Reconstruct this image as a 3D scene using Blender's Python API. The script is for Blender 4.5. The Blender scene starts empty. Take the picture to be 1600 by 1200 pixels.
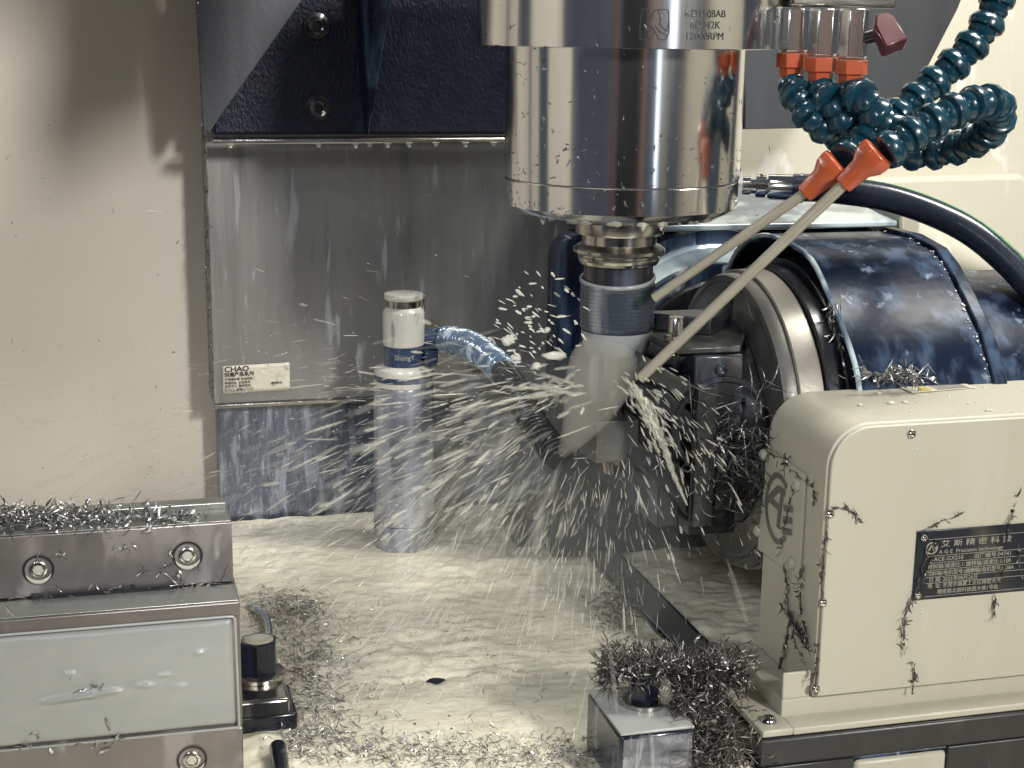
import bpy, bmesh, math, random
import numpy as np
from mathutils import Vector, Matrix, noise as mnoise
random.seed(7); rng = np.random.default_rng(7)
S = bpy.context.scene
R = math.radians
PI = math.pi
# ------------------------------------------------------------------ camera
CAM_H = 0.43
yaw, pitch, roll, FPX = R(15), R(13), R(0.8), 2400.0
fw = Vector((math.sin(yaw)*math.cos(pitch), math.cos(yaw)*math.cos(pitch), -math.sin(pitch)))
rt0 = Vector((math.cos(yaw), -math.sin(yaw), 0)); up0 = rt0.cross(fw)
rt = rt0*math.cos(roll) + up0*math.sin(roll); up = up0*math.cos(roll) - rt0*math.sin(roll)
cam_d = bpy.data.cameras.new('camera'); cam_d.sensor_width = 36; cam_d.lens = FPX*36/1600
cam_d.clip_start = 0.02; cam_d.clip_end = 50
cam = bpy.data.objects.new('camera', cam_d); S.collection.objects.link(cam)
CP = Vector((0, 0, CAM_H))
m3 = Matrix((rt, up, -fw)).transposed()
cam.matrix_world = Matrix.Translation(CP) @ m3.to_4x4()
S.camera = cam
def at(px, py, d=None, x=None, y=None, z=None):
    """survey helper: the point of the place on the sight line through a photo pixel at a known plane"""
    r = fw + rt*((px-800)/FPX) - up*((py-600)/FPX)
    t = d if d is not None else (x/r.x if x is not None else (y/r.y if y is not None else (z-CAM_H)/r.z))
    return CP + r*t
# ------------------------------------------------------------------ world and lamps
W = bpy.data.worlds.new('World'); S.world = W; W.use_nodes = True
bg = W.node_tree.nodes['Background']; bg.inputs[0].default_value = (0.66, 0.78, 1.0, 1); bg.inputs[1].default_value = 0.075
def area(name, loc, target, size, power, col, sy=None):
    l = bpy.data.lights.new(name, 'AREA'); l.energy = power; l.color = col; l.size = size
    if sy: l.shape = 'RECTANGLE'; l.size_y = sy
    o = bpy.data.objects.new(name, l); S.collection.objects.link(o); o.location = loc
    o.rotation_euler = (Vector(target)-Vector(loc)).to_track_quat('-Z', 'Y').to_euler(); return o
KEY = Vector((0.86, -0.75, 0.98))
area('work_lamp', KEY, (0.25, 1.2, 0.25), 0.17, 31, (1.0, 0.97, 0.915), 0.24)
area('ceiling_lamp', (0.92, 0.90, 1.20), (0.55, 0.95, 0.05), 0.20, 16, (1.0, 0.98, 0.90), 0.5)
area('added_left_fill', (-0.45, -0.30, 0.95), (0.38, 1.22, 0.02), 0.12, 0.42, (0.86, 0.92, 1.0), 0.3).data.spread = R(28)  # added fill aimed at the lower sheet and table behind the tool
area('chrome_band_light', (0.70, -0.62, 0.55), (0.34, 1.0, 0.36), 0.10, 0.8, (0.78, 0.87, 1.0), 0.9)  # added strip light, there for a bright band in the chrome
S.view_settings.view_transform = 'Standard'; S.view_settings.look = 'None'
S.view_settings.exposure = 0.0; S.view_settings.gamma = 1
S.cycles.use_denoising = True
S.cycles.max_bounces = 4; S.cycles.diffuse_bounces = 2; S.cycles.glossy_bounces = 3; S.cycles.transparent_max_bounces = 16; S.cycles.volume_bounces = 1
S.cycles.use_light_tree = False; S.cycles.use_adaptive_sampling = True; S.cycles.adaptive_threshold = 0.02

# ------------------------------------------------------------------ materials
def N(nt, typ, **k):
    n = nt.nodes.new(typ)
    for a, v in k.items():
        if a in n.inputs: n.inputs[a].default_value = v
        else: setattr(n, a, v)
    return n
def col4(c): return (c[0], c[1], c[2], 1)
def mat(name, base, rough=0.5, metal=0.0, var=0.12, vscale=30, stretch=(1, 1, 1), bump=0.0, bscale=200, bstretch=None,
        film=None, fscale=40, fstretch=(1, 1, .18), flo=.5, fhi=.62, rvar=0.1, coat=0.0, spec=0.5, frough=.25, film2=None):
    m = bpy.data.materials.new(name); m.use_nodes = True; nt = m.node_tree; p = nt.nodes['Principled BSDF']; L = nt.links.new
    geo = N(nt, 'ShaderNodeTexCoord'); mp = N(nt, 'ShaderNodeMapping'); mp.inputs['Scale'].default_value = stretch
    L(geo.outputs['Object'], mp.inputs[0])
    nz = N(nt, 'ShaderNodeTexNoise', Scale=vscale, Detail=3.0, Roughness=.6); L(mp.outputs[0], nz.inputs['Vector'])
    mix = N(nt, 'ShaderNodeMix', data_type='RGBA'); L(nz.outputs['Fac'], mix.inputs[0])
    mix.inputs[6].default_value = col4([c*(1-var) for c in base]); mix.inputs[7].default_value = col4([min(1, c*(1+var)) for c in base])
    out = mix.outputs[2]
    rr = N(nt, 'ShaderNodeMapRange'); rr.inputs[3].default_value = max(.02, rough-rvar); rr.inputs[4].default_value = min(1, rough+rvar)
    L(nz.outputs['Fac'], rr.inputs[0]); rout = rr.outputs[0]
    mout = None
    for fl, sc, st, lo, hi, off in ([(film, fscale, fstretch, flo, fhi, 0)] if film else []) + ([(film2[0], film2[1], film2[2], film2[3], film2[4], 7.3)] if film2 else []):
        mp2 = N(nt, 'ShaderNodeMapping'); mp2.inputs['Scale'].default_value = st; mp2.inputs['Location'].default_value = (off, off, off)
        L(geo.outputs['Object'], mp2.inputs[0])
        n2 = N(nt, 'ShaderNodeTexNoise', Scale=sc, Detail=3.0, Roughness=.55, Distortion=.25); L(mp2.outputs[0], n2.inputs['Vector'])
        cr = N(nt, 'ShaderNodeMapRange', interpolation_type='SMOOTHSTEP'); cr.inputs[1].default_value = lo; cr.inputs[2].default_value = hi
        L(n2.outputs['Fac'], cr.inputs[0])
        mx = N(nt, 'ShaderNodeMix', data_type='RGBA'); L(cr.outputs[0], mx.inputs[0]); L(out, mx.inputs[6]); mx.inputs[7].default_value = col4(fl); out = mx.outputs[2]
        mr = N(nt, 'ShaderNodeMix'); L(cr.outputs[0], mr.inputs[0]); L(rout, mr.inputs[2]); mr.inputs[3].default_value = frough; rout = mr.outputs[0]
        if metal > 0:
            mm = N(nt, 'ShaderNodeMix'); L(cr.outputs[0], mm.inputs[0]); mm.inputs[2].default_value = metal; mm.inputs[3].default_value = metal*.35
            if mout: L(mout, mm.inputs[2])
            mout = mm.outputs[0]
    L(out, p.inputs['Base Color']); L(rout, p.inputs['Roughness'])
    p.inputs['Metallic'].default_value = metal
    if mout: L(mout, p.inputs['Metallic'])
    p.inputs['Coat Weight'].default_value = coat; p.inputs['Coat Roughness'].default_value = .08
    p.inputs['Specular IOR Level'].default_value = spec
    if bump:
        mp3 = N(nt, 'ShaderNodeMapping'); mp3.inputs['Scale'].default_value = bstretch or (1, 1, 1); L(geo.outputs['Object'], mp3.inputs[0])
        n3 = N(nt, 'ShaderNodeTexNoise', Scale=bscale, Detail=2.0, Roughness=.6); L(mp3.outputs[0], n3.inputs['Vector'])
        b = N(nt, 'ShaderNodeBump', Strength=bump, Distance=.002); L(n3.outputs['Fac'], b.inputs['Height']); L(b.outputs[0], p.inputs['Normal'])
    return m
def mist_mat(name, colr, density, aniso=0.2):
    m = bpy.data.materials.new(name); m.use_nodes = True; nt = m.node_tree; nt.nodes.remove(nt.nodes['Principled BSDF'])
    v = N(nt, 'ShaderNodeVolumePrincipled'); v.inputs['Color'].default_value = col4(colr); v.inputs['Density'].default_value = density
    v.inputs['Anisotropy'].default_value = aniso
    nt.links.new(v.outputs[0], nt.nodes['Material Output'].inputs['Volume']); return m
def fluid_mat(name, colr, alpha, rough=.12):
    m = bpy.data.materials.new(name); m.use_nodes = True; p = m.node_tree.nodes['Principled BSDF']
    p.inputs['Base Color'].default_value = col4(colr); p.inputs['Roughness'].default_value = rough; p.inputs['Alpha'].default_value = alpha
    p.inputs['Subsurface Weight'].default_value = 0.0
    return m
CREAM = mat('cream_paint', (.475, .45, .36), .38, var=.05, vscale=9, bump=.06, bscale=700, film=(.50, .475, .39), fscale=22, flo=.56, fhi=.7, frough=.30, film2=((.36, .335, .265), 34, (1, 1, .07), .66, .74))
WALLP = mat('wall_paint', (.63, .58, .505), .55, var=.035, vscale=5, bump=.10, bscale=900, film=(.30, .27, .23), fscale=140, fstretch=(1, 1, 1), flo=.74, fhi=.78, frough=.5, film2=((.60, .55, .48), 22, (1, 1, .08), .60, .74))
WALLR = mat('wall_paint_wet', (.66, .63, .52), .35, var=.05, vscale=5, bump=.12, bscale=90, film=(.78, .77, .70), fscale=26, fstretch=(1, 1, .5), flo=.6, fhi=.66, frough=.1)
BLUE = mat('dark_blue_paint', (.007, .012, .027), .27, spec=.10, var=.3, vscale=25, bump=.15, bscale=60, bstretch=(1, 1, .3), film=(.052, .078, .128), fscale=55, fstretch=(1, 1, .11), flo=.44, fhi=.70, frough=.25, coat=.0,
           film2=((.18, .22, .29), 90, (1, 1, .12), .62, .72))
BLUE2 = mat('wet_dark_clamp', (.005, .007, .015), .22, var=.3, vscale=40, bump=.1, bscale=120, film=(.020, .028, .055), fscale=45, fstretch=(1, 1, .3), flo=.45, fhi=.65, frough=.16, coat=.3, film2=((.13, .145, .18), 70, (1, 1, .18), .58, .68))
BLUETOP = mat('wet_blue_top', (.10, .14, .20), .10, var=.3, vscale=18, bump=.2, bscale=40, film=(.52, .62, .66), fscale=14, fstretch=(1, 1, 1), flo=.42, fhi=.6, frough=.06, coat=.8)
CAST = mat('cast_paint', (.006, .009, .022), .42, spec=.3, var=.4, vscale=80, bump=.7, bscale=420, bstretch=(1, 1, .6), coat=.06, rvar=.15)
DARK = mat('black_metal', (.012, .013, .016), .3, var=.3, vscale=60, bump=.1, bscale=200, film=(.06, .075, .10), fscale=55, flo=.55, fhi=.75, coat=.4)
BASE = mat('stained_base', (.026, .0255, .025), .38, var=.35, vscale=30, bump=.1, bscale=120, film=(.045, .043, .04), fscale=28, fstretch=(1, 1, .4), flo=.5, fhi=.7, frough=.3, film2=((.16, .18, .24), 60, (1, 1, .3), .66, .74))
SHEET = mat('stainless_sheet', (.29, .283, .275), .42, metal=.7, var=.16, vscale=55, stretch=(1, 1, .10), bump=.16, bscale=120, bstretch=(1, 1, .12), film=(.20, .20, .20), fscale=60, fstretch=(1, 1, .12), flo=.54, fhi=.70, frough=.35,
            film2=((.42, .42, .44), 75, (1, 1, .16), .60, .70))
SHEETW = mat('wet_splashed_sheet', (.175, .195, .245), .32, metal=.7, var=.25, vscale=70, stretch=(1, 1, .2), bump=.35, bscale=160, bstretch=(1, 1, .3), film=(.31, .335, .395), fscale=85, fstretch=(1, 1, .25), flo=.48, fhi=.62, frough=.18,
             film2=((.13, .15, .18), 60, (1, 1, .3), .58, .68))
PLATE = mat('grey_guard_plate', (.062, .066, .075), .38, metal=.4, var=.2, vscale=30, stretch=(1, 1, .08), bump=.05, bscale=300)
CHROME = mat('ground_chrome', (.80, .795, .785), .15, metal=1, var=.10, vscale=70, stretch=(1, 1, .06), bump=.035, bscale=95, bstretch=(1, 1, .05), rvar=.06, film=(.30, .29, .27), fscale=260, fstretch=(1, 1, .55), flo=.70, fhi=.74, frough=.4)
STEEL = mat('turned_steel', (.50, .48, .44), .20, metal=1, var=.12, vscale=200, stretch=(.2, .2, 3), bump=.05, bscale=500, bstretch=(.1, .1, 4))
PINKST = mat('wet_ground_steel', (.245, .226, .22), .36, metal=.75, var=.16, vscale=26, bump=.07, bscale=300, bstretch=(.3, 1, 1), film=(.30, .27, .26), fscale=30, fstretch=(1, 1, .35), flo=.5, fhi=.62, frough=.25, film2=((.45, .45, .47), 46, (1, 1, .4), .64, .74))
GREYST = mat('grey_ground_steel', (.42, .43, .40), .33, metal=.75, var=.10, vscale=22, bump=.10, bscale=120)
PANEL = mat('milky_film', (.345, .352, .338), .40, metal=.1, var=.06, vscale=8, bump=.06, bscale=70, bstretch=(.4, 1, 1), film=(.31, .32, .305), fscale=14, fstretch=(.5, 1, 1.5), flo=.45, fhi=.65, frough=.35)
DISC = mat('faceplate_steel', (.15, .148, .135), .40, metal=.65, var=.2, vscale=40, bump=.08, bscale=200, film=(.10, .10, .095), fscale=30, flo=.5, fhi=.65, frough=.35)
FIXM = mat('wet_dark_steel', (.06, .06, .056), .32, metal=.6, var=.3, vscale=50, bump=.1, bscale=180, film=(.11, .11, .10), fscale=45, flo=.52, fhi=.68, frough=.3)
RINGM = mat('ring_steel', (.26, .245, .215), .42, metal=.7, var=.15, vscale=40, bump=.05, bscale=200)
TOOLM = mat('tool_steel', (.075, .092, .115), .25, metal=.6, var=.2, vscale=90, bump=.05, bscale=300, film=(.26, .28, .29), fscale=35, flo=.5, fhi=.7)
FILMM = mat('tool_film', (.24, .25, .25), .3, var=.15, vscale=40, stretch=(1, 1, .3), bump=.1, bscale=120)
CHIP = mat('chip_steel', (.36, .355, .35), .36, metal=1, var=.5, vscale=160, bump=0)
CHIPD = mat('chip_dark', (.13, .125, .122), .34, metal=.8, var=.5, vscale=160)
CHIPB = mat('chip_brown', (.115, .105, .098), .40, metal=.8, var=.5, vscale=160)
HOSE = mat('blue_hose_plastic', (.004, .036, .060), .26, var=.2, vscale=60, coat=.35, film=(.012, .10, .15), fscale=60, fstretch=(1, 1, .5), flo=.6, fhi=.75, frough=.14)
ORANGE = mat('orange_plastic', (.42, .075, .024), .34, var=.15, vscale=60, coat=.3)
REDP = mat('red_handle_vinyl', (.075, .005, .014), .34, var=.15, vscale=60, coat=.4)
COPPER = mat('brown_band_paint', (.42, .20, .11), .5)  # for the added strips reflected in the chrome
TUBE = mat('nozzle_tube', (.36, .335, .26), .38, metal=.3, var=.1, vscale=80)
RUBBER = mat('hose_rubber', (.016, .022, .036), .28, var=.2, vscale=40, coat=.5, bump=.06, bscale=200)
GREEN = mat('green_print', (.07, .24, .10), .5)
BLACKP = mat('black_conduit', (.020, .020, .020), .38, var=.3, coat=.15, film=(.07, .07, .065), fscale=50, flo=.55, fhi=.65)
WETC = mat('wet_conduit', (.12, .18, .27), .14, var=.4, vscale=60, coat=.9, film=(.48, .55, .62), fscale=60, fstretch=(1, 1, 1), flo=.5, fhi=.6, frough=.1)
PILLAR = mat('pillar_sleeve', (.22, .225, .26), .32, metal=.35, var=.12, vscale=30, stretch=(1, 1, .3), bump=.18, bscale=110, film=(.38, .39, .44), fscale=40, flo=.50, fhi=.66, frough=.2)
PCREAM = mat('milky_white_cap', (.58, .56, .50), .22, var=.1, vscale=50, film=(.26, .26, .25), fscale=75, fstretch=(1, 1, .2), flo=.57, fhi=.67, coat=.4)
PBLUE = mat('setter_blue_band', (.03, .05, .10), .22, var=.3, vscale=50, film=(.14, .18, .24), fscale=60, flo=.5, fhi=.66, coat=.5)
INK = mat('ink_black', (.015, .015, .017), .5, var=.1)
INKG = mat('ink_grey', (.13, .13, .125), .45, var=.15)
ENGR = mat('engraved_dark', (.10, .10, .10), .5, var=.1)
PAPER = mat('sticker_paper', (.60, .56, .46), .40, var=.12, vscale=120, bump=.4, bscale=150, film=(.40, .37, .32), fscale=140, fstretch=(1, 1, 1), flo=.6, fhi=.68)
NPLATE = mat('nameplate_black', (.022, .026, .036), .30, metal=.4, var=.3, vscale=60, film=(.085, .08, .06), fscale=26, fstretch=(1, 1, 1), flo=.45, fhi=.7, frough=.3)
NTEXT = mat('nameplate_lettering', (.36, .34, .28), .4)
YEL = mat('warning_yellow', (.65, .48, .08), .4)
PURP = mat('sticker_purple', (.40, .25, .38), .4)
MILK = mat('milky_coolant', (.50, .485, .40), .10, var=.06, vscale=30, coat=.5)
SPRAY = fluid_mat('coolant_spray', (.70, .67, .55), .22)
SPRAYF = fluid_mat('coolant_fine', (.74, .71, .62), .36, .2)
SHEETC = fluid_mat('coolant_sheet_film', (.80, .78, .70), .22, .15)
SPRAY2 = fluid_mat('coolant_mist_streaks', (.62, .60, .52), .055, .5)
DROP = fluid_mat('coolant_drop', (.74, .72, .62), .70, .08)
MIST = mist_mat('coolant_mist', (.95, .93, .84), 32)
HAZE = mist_mat('thin_mist', (.86, .86, .82), 1.2)

# ------------------------------------------------------------------ builders
class G:
    def __init__(s): s.v = []; s.f = []
    def add(s, v, f):
        o = len(s.v); s.v += [tuple(p) for p in v]; s.f += [tuple(i+o for i in q) for q in f]; return s
    def box(s, lo, hi, M=None):
        x0, y0, z0 = lo; x1, y1, z1 = hi
        v = [(x0, y0, z0), (x1, y0, z0), (x1, y1, z0), (x0, y1, z0), (x0, y0, z1), (x1, y0, z1), (x1, y1, z1), (x0, y1, z1)]
        if M: v = [M @ Vector(p) for p in v]
        return s.add(v, [(3, 2, 1, 0), (4, 5, 6, 7), (0, 1, 5, 4), (1, 2, 6, 5), (2, 3, 7, 6), (3, 0, 4, 7)])
    def prism(s, poly, off):
        """poly: 3D ring, off: vector"""
        n = len(poly); off = Vector(off); p = [Vector(q) for q in poly]
        nrm = Vector((0, 0, 0))
        for i in range(n): nrm += p[i].cross(p[(i+1) % n])
        if nrm.dot(off) > 0: p = p[::-1]
        v = p + [q+off for q in p]
        f = [tuple(range(n)), tuple(range(2*n-1, n-1, -1))] + [(i, i+n, (i+1) % n+n, (i+1) % n)[::1] for i in range(n)]
        return s.add(v, f)
    def lathe(s, prof, org, axis, n=48, cap=True):
        """prof: [(h, r)] along axis from org"""
        a = Vector(axis).normalized(); u = a.orthogonal().normalized(); w = a.cross(u); o = Vector(org); v = []; f = []
        for h, r in prof:
            for i in range(n):
                t = 2*PI*i/n; v.append(o + a*h + (u*math.cos(t)+w*math.sin(t))*r)
        for k in range(len(prof)-1):
            for i in range(n):
                j = (i+1) % n; f.append((k*n+i, k*n+j, (k+1)*n+j, (k+1)*n+i))
        if cap: f.append(tuple(range(n-1, -1, -1))); f.append(tuple(range((len(prof)-1)*n, len(prof)*n)))
        return s.add(v, f)
    def cyl(s, p0, p1, r, n=24, r1=None):
        d = Vector(p1)-Vector(p0); return s.lathe([(0, r), (d.length, r if r1 is None else r1)], p0, d, n)
    def tube(s, pts, rad, n=8):
        P = [Vector(p) for p in pts]; v = []; f = []; u = None
        for k, p in enumerate(P):
            t = (P[min(k+1, len(P)-1)]-P[max(k-1, 0)]).normalized()
            u = t.orthogonal().normalized() if u is None else (u - t*u.dot(t)).normalized()
            w = t.cross(u); r = rad[k] if hasattr(rad, '__len__') else rad
            for i in range(n):
                a = 2*PI*i/n; v.append(p+(u*math.cos(a)+w*math.sin(a))*r)
        for k in range(len(P)-1):
            for i in range(n):
                j = (i+1) % n; f.append((k*n+i, k*n+j, (k+1)*n+j, (k+1)*n+i))
        f.append(tuple(range(n-1, -1, -1))); f.append(tuple(range((len(P)-1)*n, len(P)*n)))
        return s.add(v, f)
    def mesh(s, name, m, smooth=40):
        me = bpy.data.meshes.new(name); me.from_pydata(s.v, [], s.f); me.validate(); me.update()
        bm = bmesh.new(); bm.from_mesh(me); bmesh.ops.recalc_face_normals(bm, faces=bm.faces)
        if smooth:
            for fa in bm.faces: fa.smooth = True
            for e in bm.edges:
                if len(e.link_faces) == 2 and e.calc_face_angle(0) > R(smooth): e.smooth = False
        bm.to_mesh(me); bm.free(); me.materials.append(m); return me
    def build(s, name, m, parent=None, bevel=0, smooth=40, seg=2):
        o = bpy.data.objects.new(name, s.mesh(name, m, smooth)); S.collection.objects.link(o)
        if parent: o.parent = parent
        if bevel:
            b = o.modifiers.new('bevel', 'BEVEL'); b.width = bevel; b.segments = seg; b.limit_method = 'ANGLE'; b.angle_limit = R(35); b.harden_normals = False
        return o
def thing(name, label, cat, group=None):
    o = bpy.data.objects.new(name, None); S.collection.objects.link(o); o.empty_display_size = .02
    o['label'] = label; o['category'] = cat
    if group: o['group'] = group
    return o
def tag(o, label, cat, group=None, kind=None):
    o['label'] = label; o['category'] = cat
    if group: o['group'] = group
    if kind: o['kind'] = kind
    return o
def struct(o): o['kind'] = 'structure'; return o
def part(name, me, parent, M=None):
    o = bpy.data.objects.new(name, me); S.collection.objects.link(o); o.parent = parent
    if M is not None: o.matrix_local = M
    return o
def crom(pts, n):
    """smooth resample of a polyline, equal arc length"""
    P = [Vector(p) for p in pts]; P = [P[0]*2-P[1]] + P + [P[-1]*2-P[-2]]; out = []
    for i in range(1, len(P)-2):
        for k in range(24):
            t = k/24; a, b, c, d = P[i-1], P[i], P[i+1], P[i+2]
            out.append(.5*((2*b)+(c-a)*t+(2*a-5*b+4*c-d)*t*t+(3*b-a-3*c+d)*t**3))
    out.append(P[-2]); L = [0]
    for i in range(1, len(out)): L.append(L[-1]+(out[i]-out[i-1]).length)
    res = []; j = 0
    for k in range(n):
        s = L[-1]*k/(n-1)
        while j < len(L)-2 and L[j+1] < s: j += 1
        q = (s-L[j])/max(1e-9, L[j+1]-L[j]); res.append(out[j].lerp(out[j+1], q))
    return res
def text(body, size, m, parent, M, name='lettering', wrap=None, align='LEFT', ext=.00015, sx=1.0, bold=0.0):
    c = bpy.data.curves.new(name, 'FONT'); c.body = body; c.size = size; c.extrude = ext; c.align_x = align; c.align_y = 'CENTER'; c.resolution_u = 3; c.space_line = .95; c.offset = bold
    o = bpy.data.objects.new(name, c); S.collection.objects.link(o)
    dg = bpy.context.evaluated_depsgraph_get(); me = bpy.data.meshes.new_from_object(o.evaluated_get(dg)); bpy.data.objects.remove(o)
    if wrap:
        cx, cy, rad, a0, z0 = wrap
        for v in me.vertices:
            a = a0 + v.co.x*sx/rad; rr = rad + v.co.z
            v.co = Vector((cx+rr*math.sin(a), cy-rr*math.cos(a), z0+v.co.y))
    me.materials.clear(); me.materials.append(m); me.name = name
    ob = bpy.data.objects.new(name, me); S.collection.objects.link(ob); ob.parent = parent
    if not wrap: ob.matrix_local = M @ Matrix.Diagonal((sx, 1, 1, 1))
    return ob
def frame_M(o, x, y):
    x = Vector(x).normalized(); y = Vector(y); z = x.cross(y).normalized(); y = z.cross(x)
    return Matrix(((x.x, y.x, z.x, o[0]), (x.y, y.y, z.y, o[1]), (x.z, y.z, z.z, o[2]), (0, 0, 0, 1)))
def arc(cx, cy, r, a0, a1, n):
    return [(cx+r*math.cos(a0+(a1-a0)*i/(n-1)), cy+r*math.sin(a0+(a1-a0)*i/(n-1))) for i in range(n)]
def screw(parent, p, nrm, r, m=STEEL, h=None, name='screw'):
    """domed socket screw"""
    h = h or r*.7; n = Vector(nrm).normalized(); g = G()
    g.lathe([(-.0005, r), (h*.25, r), (h*.7, r*.82), (h, r*.5), (h*.98, r*.42), (h*.35, r*.40)], p, n, 18)
    return g.build(name, m, parent)

# ------------------------------------------------------------------ setting
TX0, TX1, TY0, TY1 = -.25, 1.1, .55, 1.328
g = G(); g.box((TX0, TY0, -.06), (.360, TY1, -.004)); g.box((.3602, .789, -.06), (TX1, TY1, -.0042)); table = struct(g.build('work_table', BLUE, bevel=.003))
def wob(x, y):
    h = np.zeros_like(x); nz = mnoise.noise
    for j in range(x.shape[0]):
        for i in range(x.shape[1]):
            a, b = x[j, i], y[j, i]; w = .012*nz(Vector((a*18, b*18, 5)))
            mk = .30+1.5*max(0, nz(Vector((a*8, b*11, 7)))+.25); h[j, i] = mk*(.0024*nz(Vector((a*30, (b+w)*44, 1))) +   .0016*nz(Vector((a*85, (b+w)*115, 2))) + .0007*nz(Vector((a*190, b*240, 3))))
    return h
nx, ny = 330, 260
xs = np.linspace(-.12, .80, nx); ys = np.linspace(.60, 1.322, ny); X, Y = np.meshgrid(xs, ys)
Z = wob(X, Y)
sp = at(687, 1056, z=0)
rr = np.sqrt(((X-sp.x)/.020)**2+((Y-sp.y)/.011)**2) + .25*np.sin(X*300)+.2*np.sin(Y*420)
Z -= .0065*np.clip(1.15-rr, 0, 1)
me = bpy.data.meshes.new('coolant_layer')
V = np.stack([X.ravel(), Y.ravel(), Z.ravel()+.0005], 1)
idx = np.arange(nx*ny).reshape(ny, nx); F = np.stack([idx[:-1, :-1].ravel(), idx[:-1, 1:].ravel(), idx[1:, 1:].ravel(), idx[1:, :-1].ravel()], 1)
cxy = V[F].mean(1); F = F[~((cxy[:, 0] > .362) & (cxy[:, 1] < .80))]
me.from_pydata(V.tolist(), [], F.tolist()); me.update()
for p in me.polygons: p.use_smooth = True
COOL = mat('table_coolant', (.87, .82, .645), .20, var=.10, vscale=18, stretch=(.8, 1.2, 1), bump=.5, bscale=120, bstretch=(.8, 1.25, 1), film=(.76, .70, .54), fscale=30, fstretch=(.7, 1.3, 1), flo=.5, fhi=.66, frough=.22, coat=.3)
me.materials.append(COOL)
o = bpy.data.objects.new('coolant_layer', me); S.collection.objects.link(o)
tag(o, 'rippled layer of milky cream coolant covering the machine table', 'coolant', kind='stuff')
g = G(); g.box((-.3, .30, -.075), (1.2, 1.4, -.061)); struct(g.build('sump_floor', CREAM))
g = G(); g.box((-.45, 1.362, -.25), (.13, 1.382, .95)); struct(g.build('wall_back', WALLP))
g = G(); g.box((.55, 1.52, -.25), (1.45, 1.54, .95)); struct(g.build('wall_back_right', WALLR))
# way cover mouldings behind on the right
g = G()
poly = [at(1290, 280, y=1.50), at(1600, 272, y=1.50), at(1700, 420, y=1.50), at(1700, 640, y=1.50), at(1250, 640, y=1.50)]
g.prism(poly, (0, .018, 0)); rl = g.build('way_cover', WALLR, bevel=.006, seg=3); tag(rl, 'cream moulded way cover behind the black hose on the right', 'cover')
g = G(); sw = []
for i in range(15):
    t = i/14; sw.append(at(1345+225*t, 315+110*t**1.3+26*math.sin(PI*t), y=1.47))
g.tube(sw, [.003+.020*math.sin(PI*min(1, .08+i/14*.9)) for i in range(15)], 14); g.build('moulded_swell', WALLR, rl)
# off-frame walls and door placed for the chrome's bands, plus added panels
def offwall(name, lo, hi, m): g = G(); g.box(lo, hi); return struct(g.build(name, m))
offwall('wall_right', (1.60, -.95, -.25), (1.62, .50, 1.3), CREAM)
offwall('wall_right_rear', (1.60, .92, -.25), (1.62, 1.34, 1.3), CREAM)
offwall('wall_left', (-.62, .57, -.25), (-.60, 1.0, 1.3), WALLP)
offwall('wall_left_rear', (-.62, 1.2, -.25), (-.60, 1.40, 1.3), WALLP)
offwall('door_panel', (.95, -1.22, -.25), (1.30, -1.20, 1.3), CREAM)
offwall('dark_band_panel', (-.50, -.92, -.25), (.24, -.90, 1.3), INK)  # added black panel, darkens the middle of the chrome's reflection
offwall('brown_band_strip', (.27, -.92, -.25), (.37, -.90, 1.3), COPPER)  # added strip, puts a brown band in the chrome
offwall('brown_band_strip_left', (-.62, -.70, -.25), (-.50, -.68, 1.3), COPPER)  # second added strip for a brown band further left

# ------------------------------------------------------------------ column cover (left middle)
cv = thing('column_cover', 'grey stainless sheet cover with drip marks behind the pillar', 'cover')
yc = 1.315
g = G(); g.box((.0845, yc, .1095), (.46, yc+.0465, .345)); g.build('upper_sheet', SHEET, cv, bevel=.0015)
g = G(); g.box((.0892, yc+.014, -.03), (.46, yc+.0465, .108)); g.build('lower_sheet', SHEETW, cv, bevel=.001)
g = G(); g.box((.0842, yc-.003, .1065), (.46, yc-.0005, .1098)); g.build('bottom_lip', STEEL, cv, bevel=.0006)
# sticker
sx0, sz0 = at(347, 571, y=yc), at(452, 617, y=yc)
wS = at(452, 590, y=yc).x - at(347, 590, y=yc).x; hS = .0243
so = at(347, 572, y=yc); zS = so.z
g = G(); nxs, nzs = 14, 8
vv = []
for j in range(nzs+1):
    for i in range(nxs+1):
        u, w = i/nxs, j/nzs
        vv.append((so.x+wS*u, yc-.0006-.0005*abs(math.sin(u*9+w*4)), zS+.001*u-hS*w))
ff = [(j*(nxs+1)+i, j*(nxs+1)+i+1, (j+1)*(nxs+1)+i+1, (j+1)*(nxs+1)+i) for j in range(nzs) for i in range(nxs)]
g.add(vv, ff); st = g.build('sticker', PAPER, cv)
st.modifiers.new('solid', 'SOLIDIFY').thickness = .0002
def stx(b, u, w, size, sx=1.0, bold=0.0): return text(b, size, INK, st, frame_M((so.x+wS*u, yc-.0014, zS+.001*u-hS*w), (1, 0, .018), (0, 0, 1)), sx=sx, bold=bold)
stx('CHAO', .03, .13, .0066, 1.1, .00012); stx('超锦产品系列', .03, .33, .0042, 1.0, .0001)
stx('不锈钢护罩 钣金防护', .03, .50, .0026, 1.0); stx('伸缩导轨  机床附件', .03, .63, .0026, 1.0); stx('品质保证  服务热线', .03, .75, .0026, 1.0)
stx('0752-8901105', .03, .89, .0040, 1.05)
stx('微信咨询', .72, .72, .0024)

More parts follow.
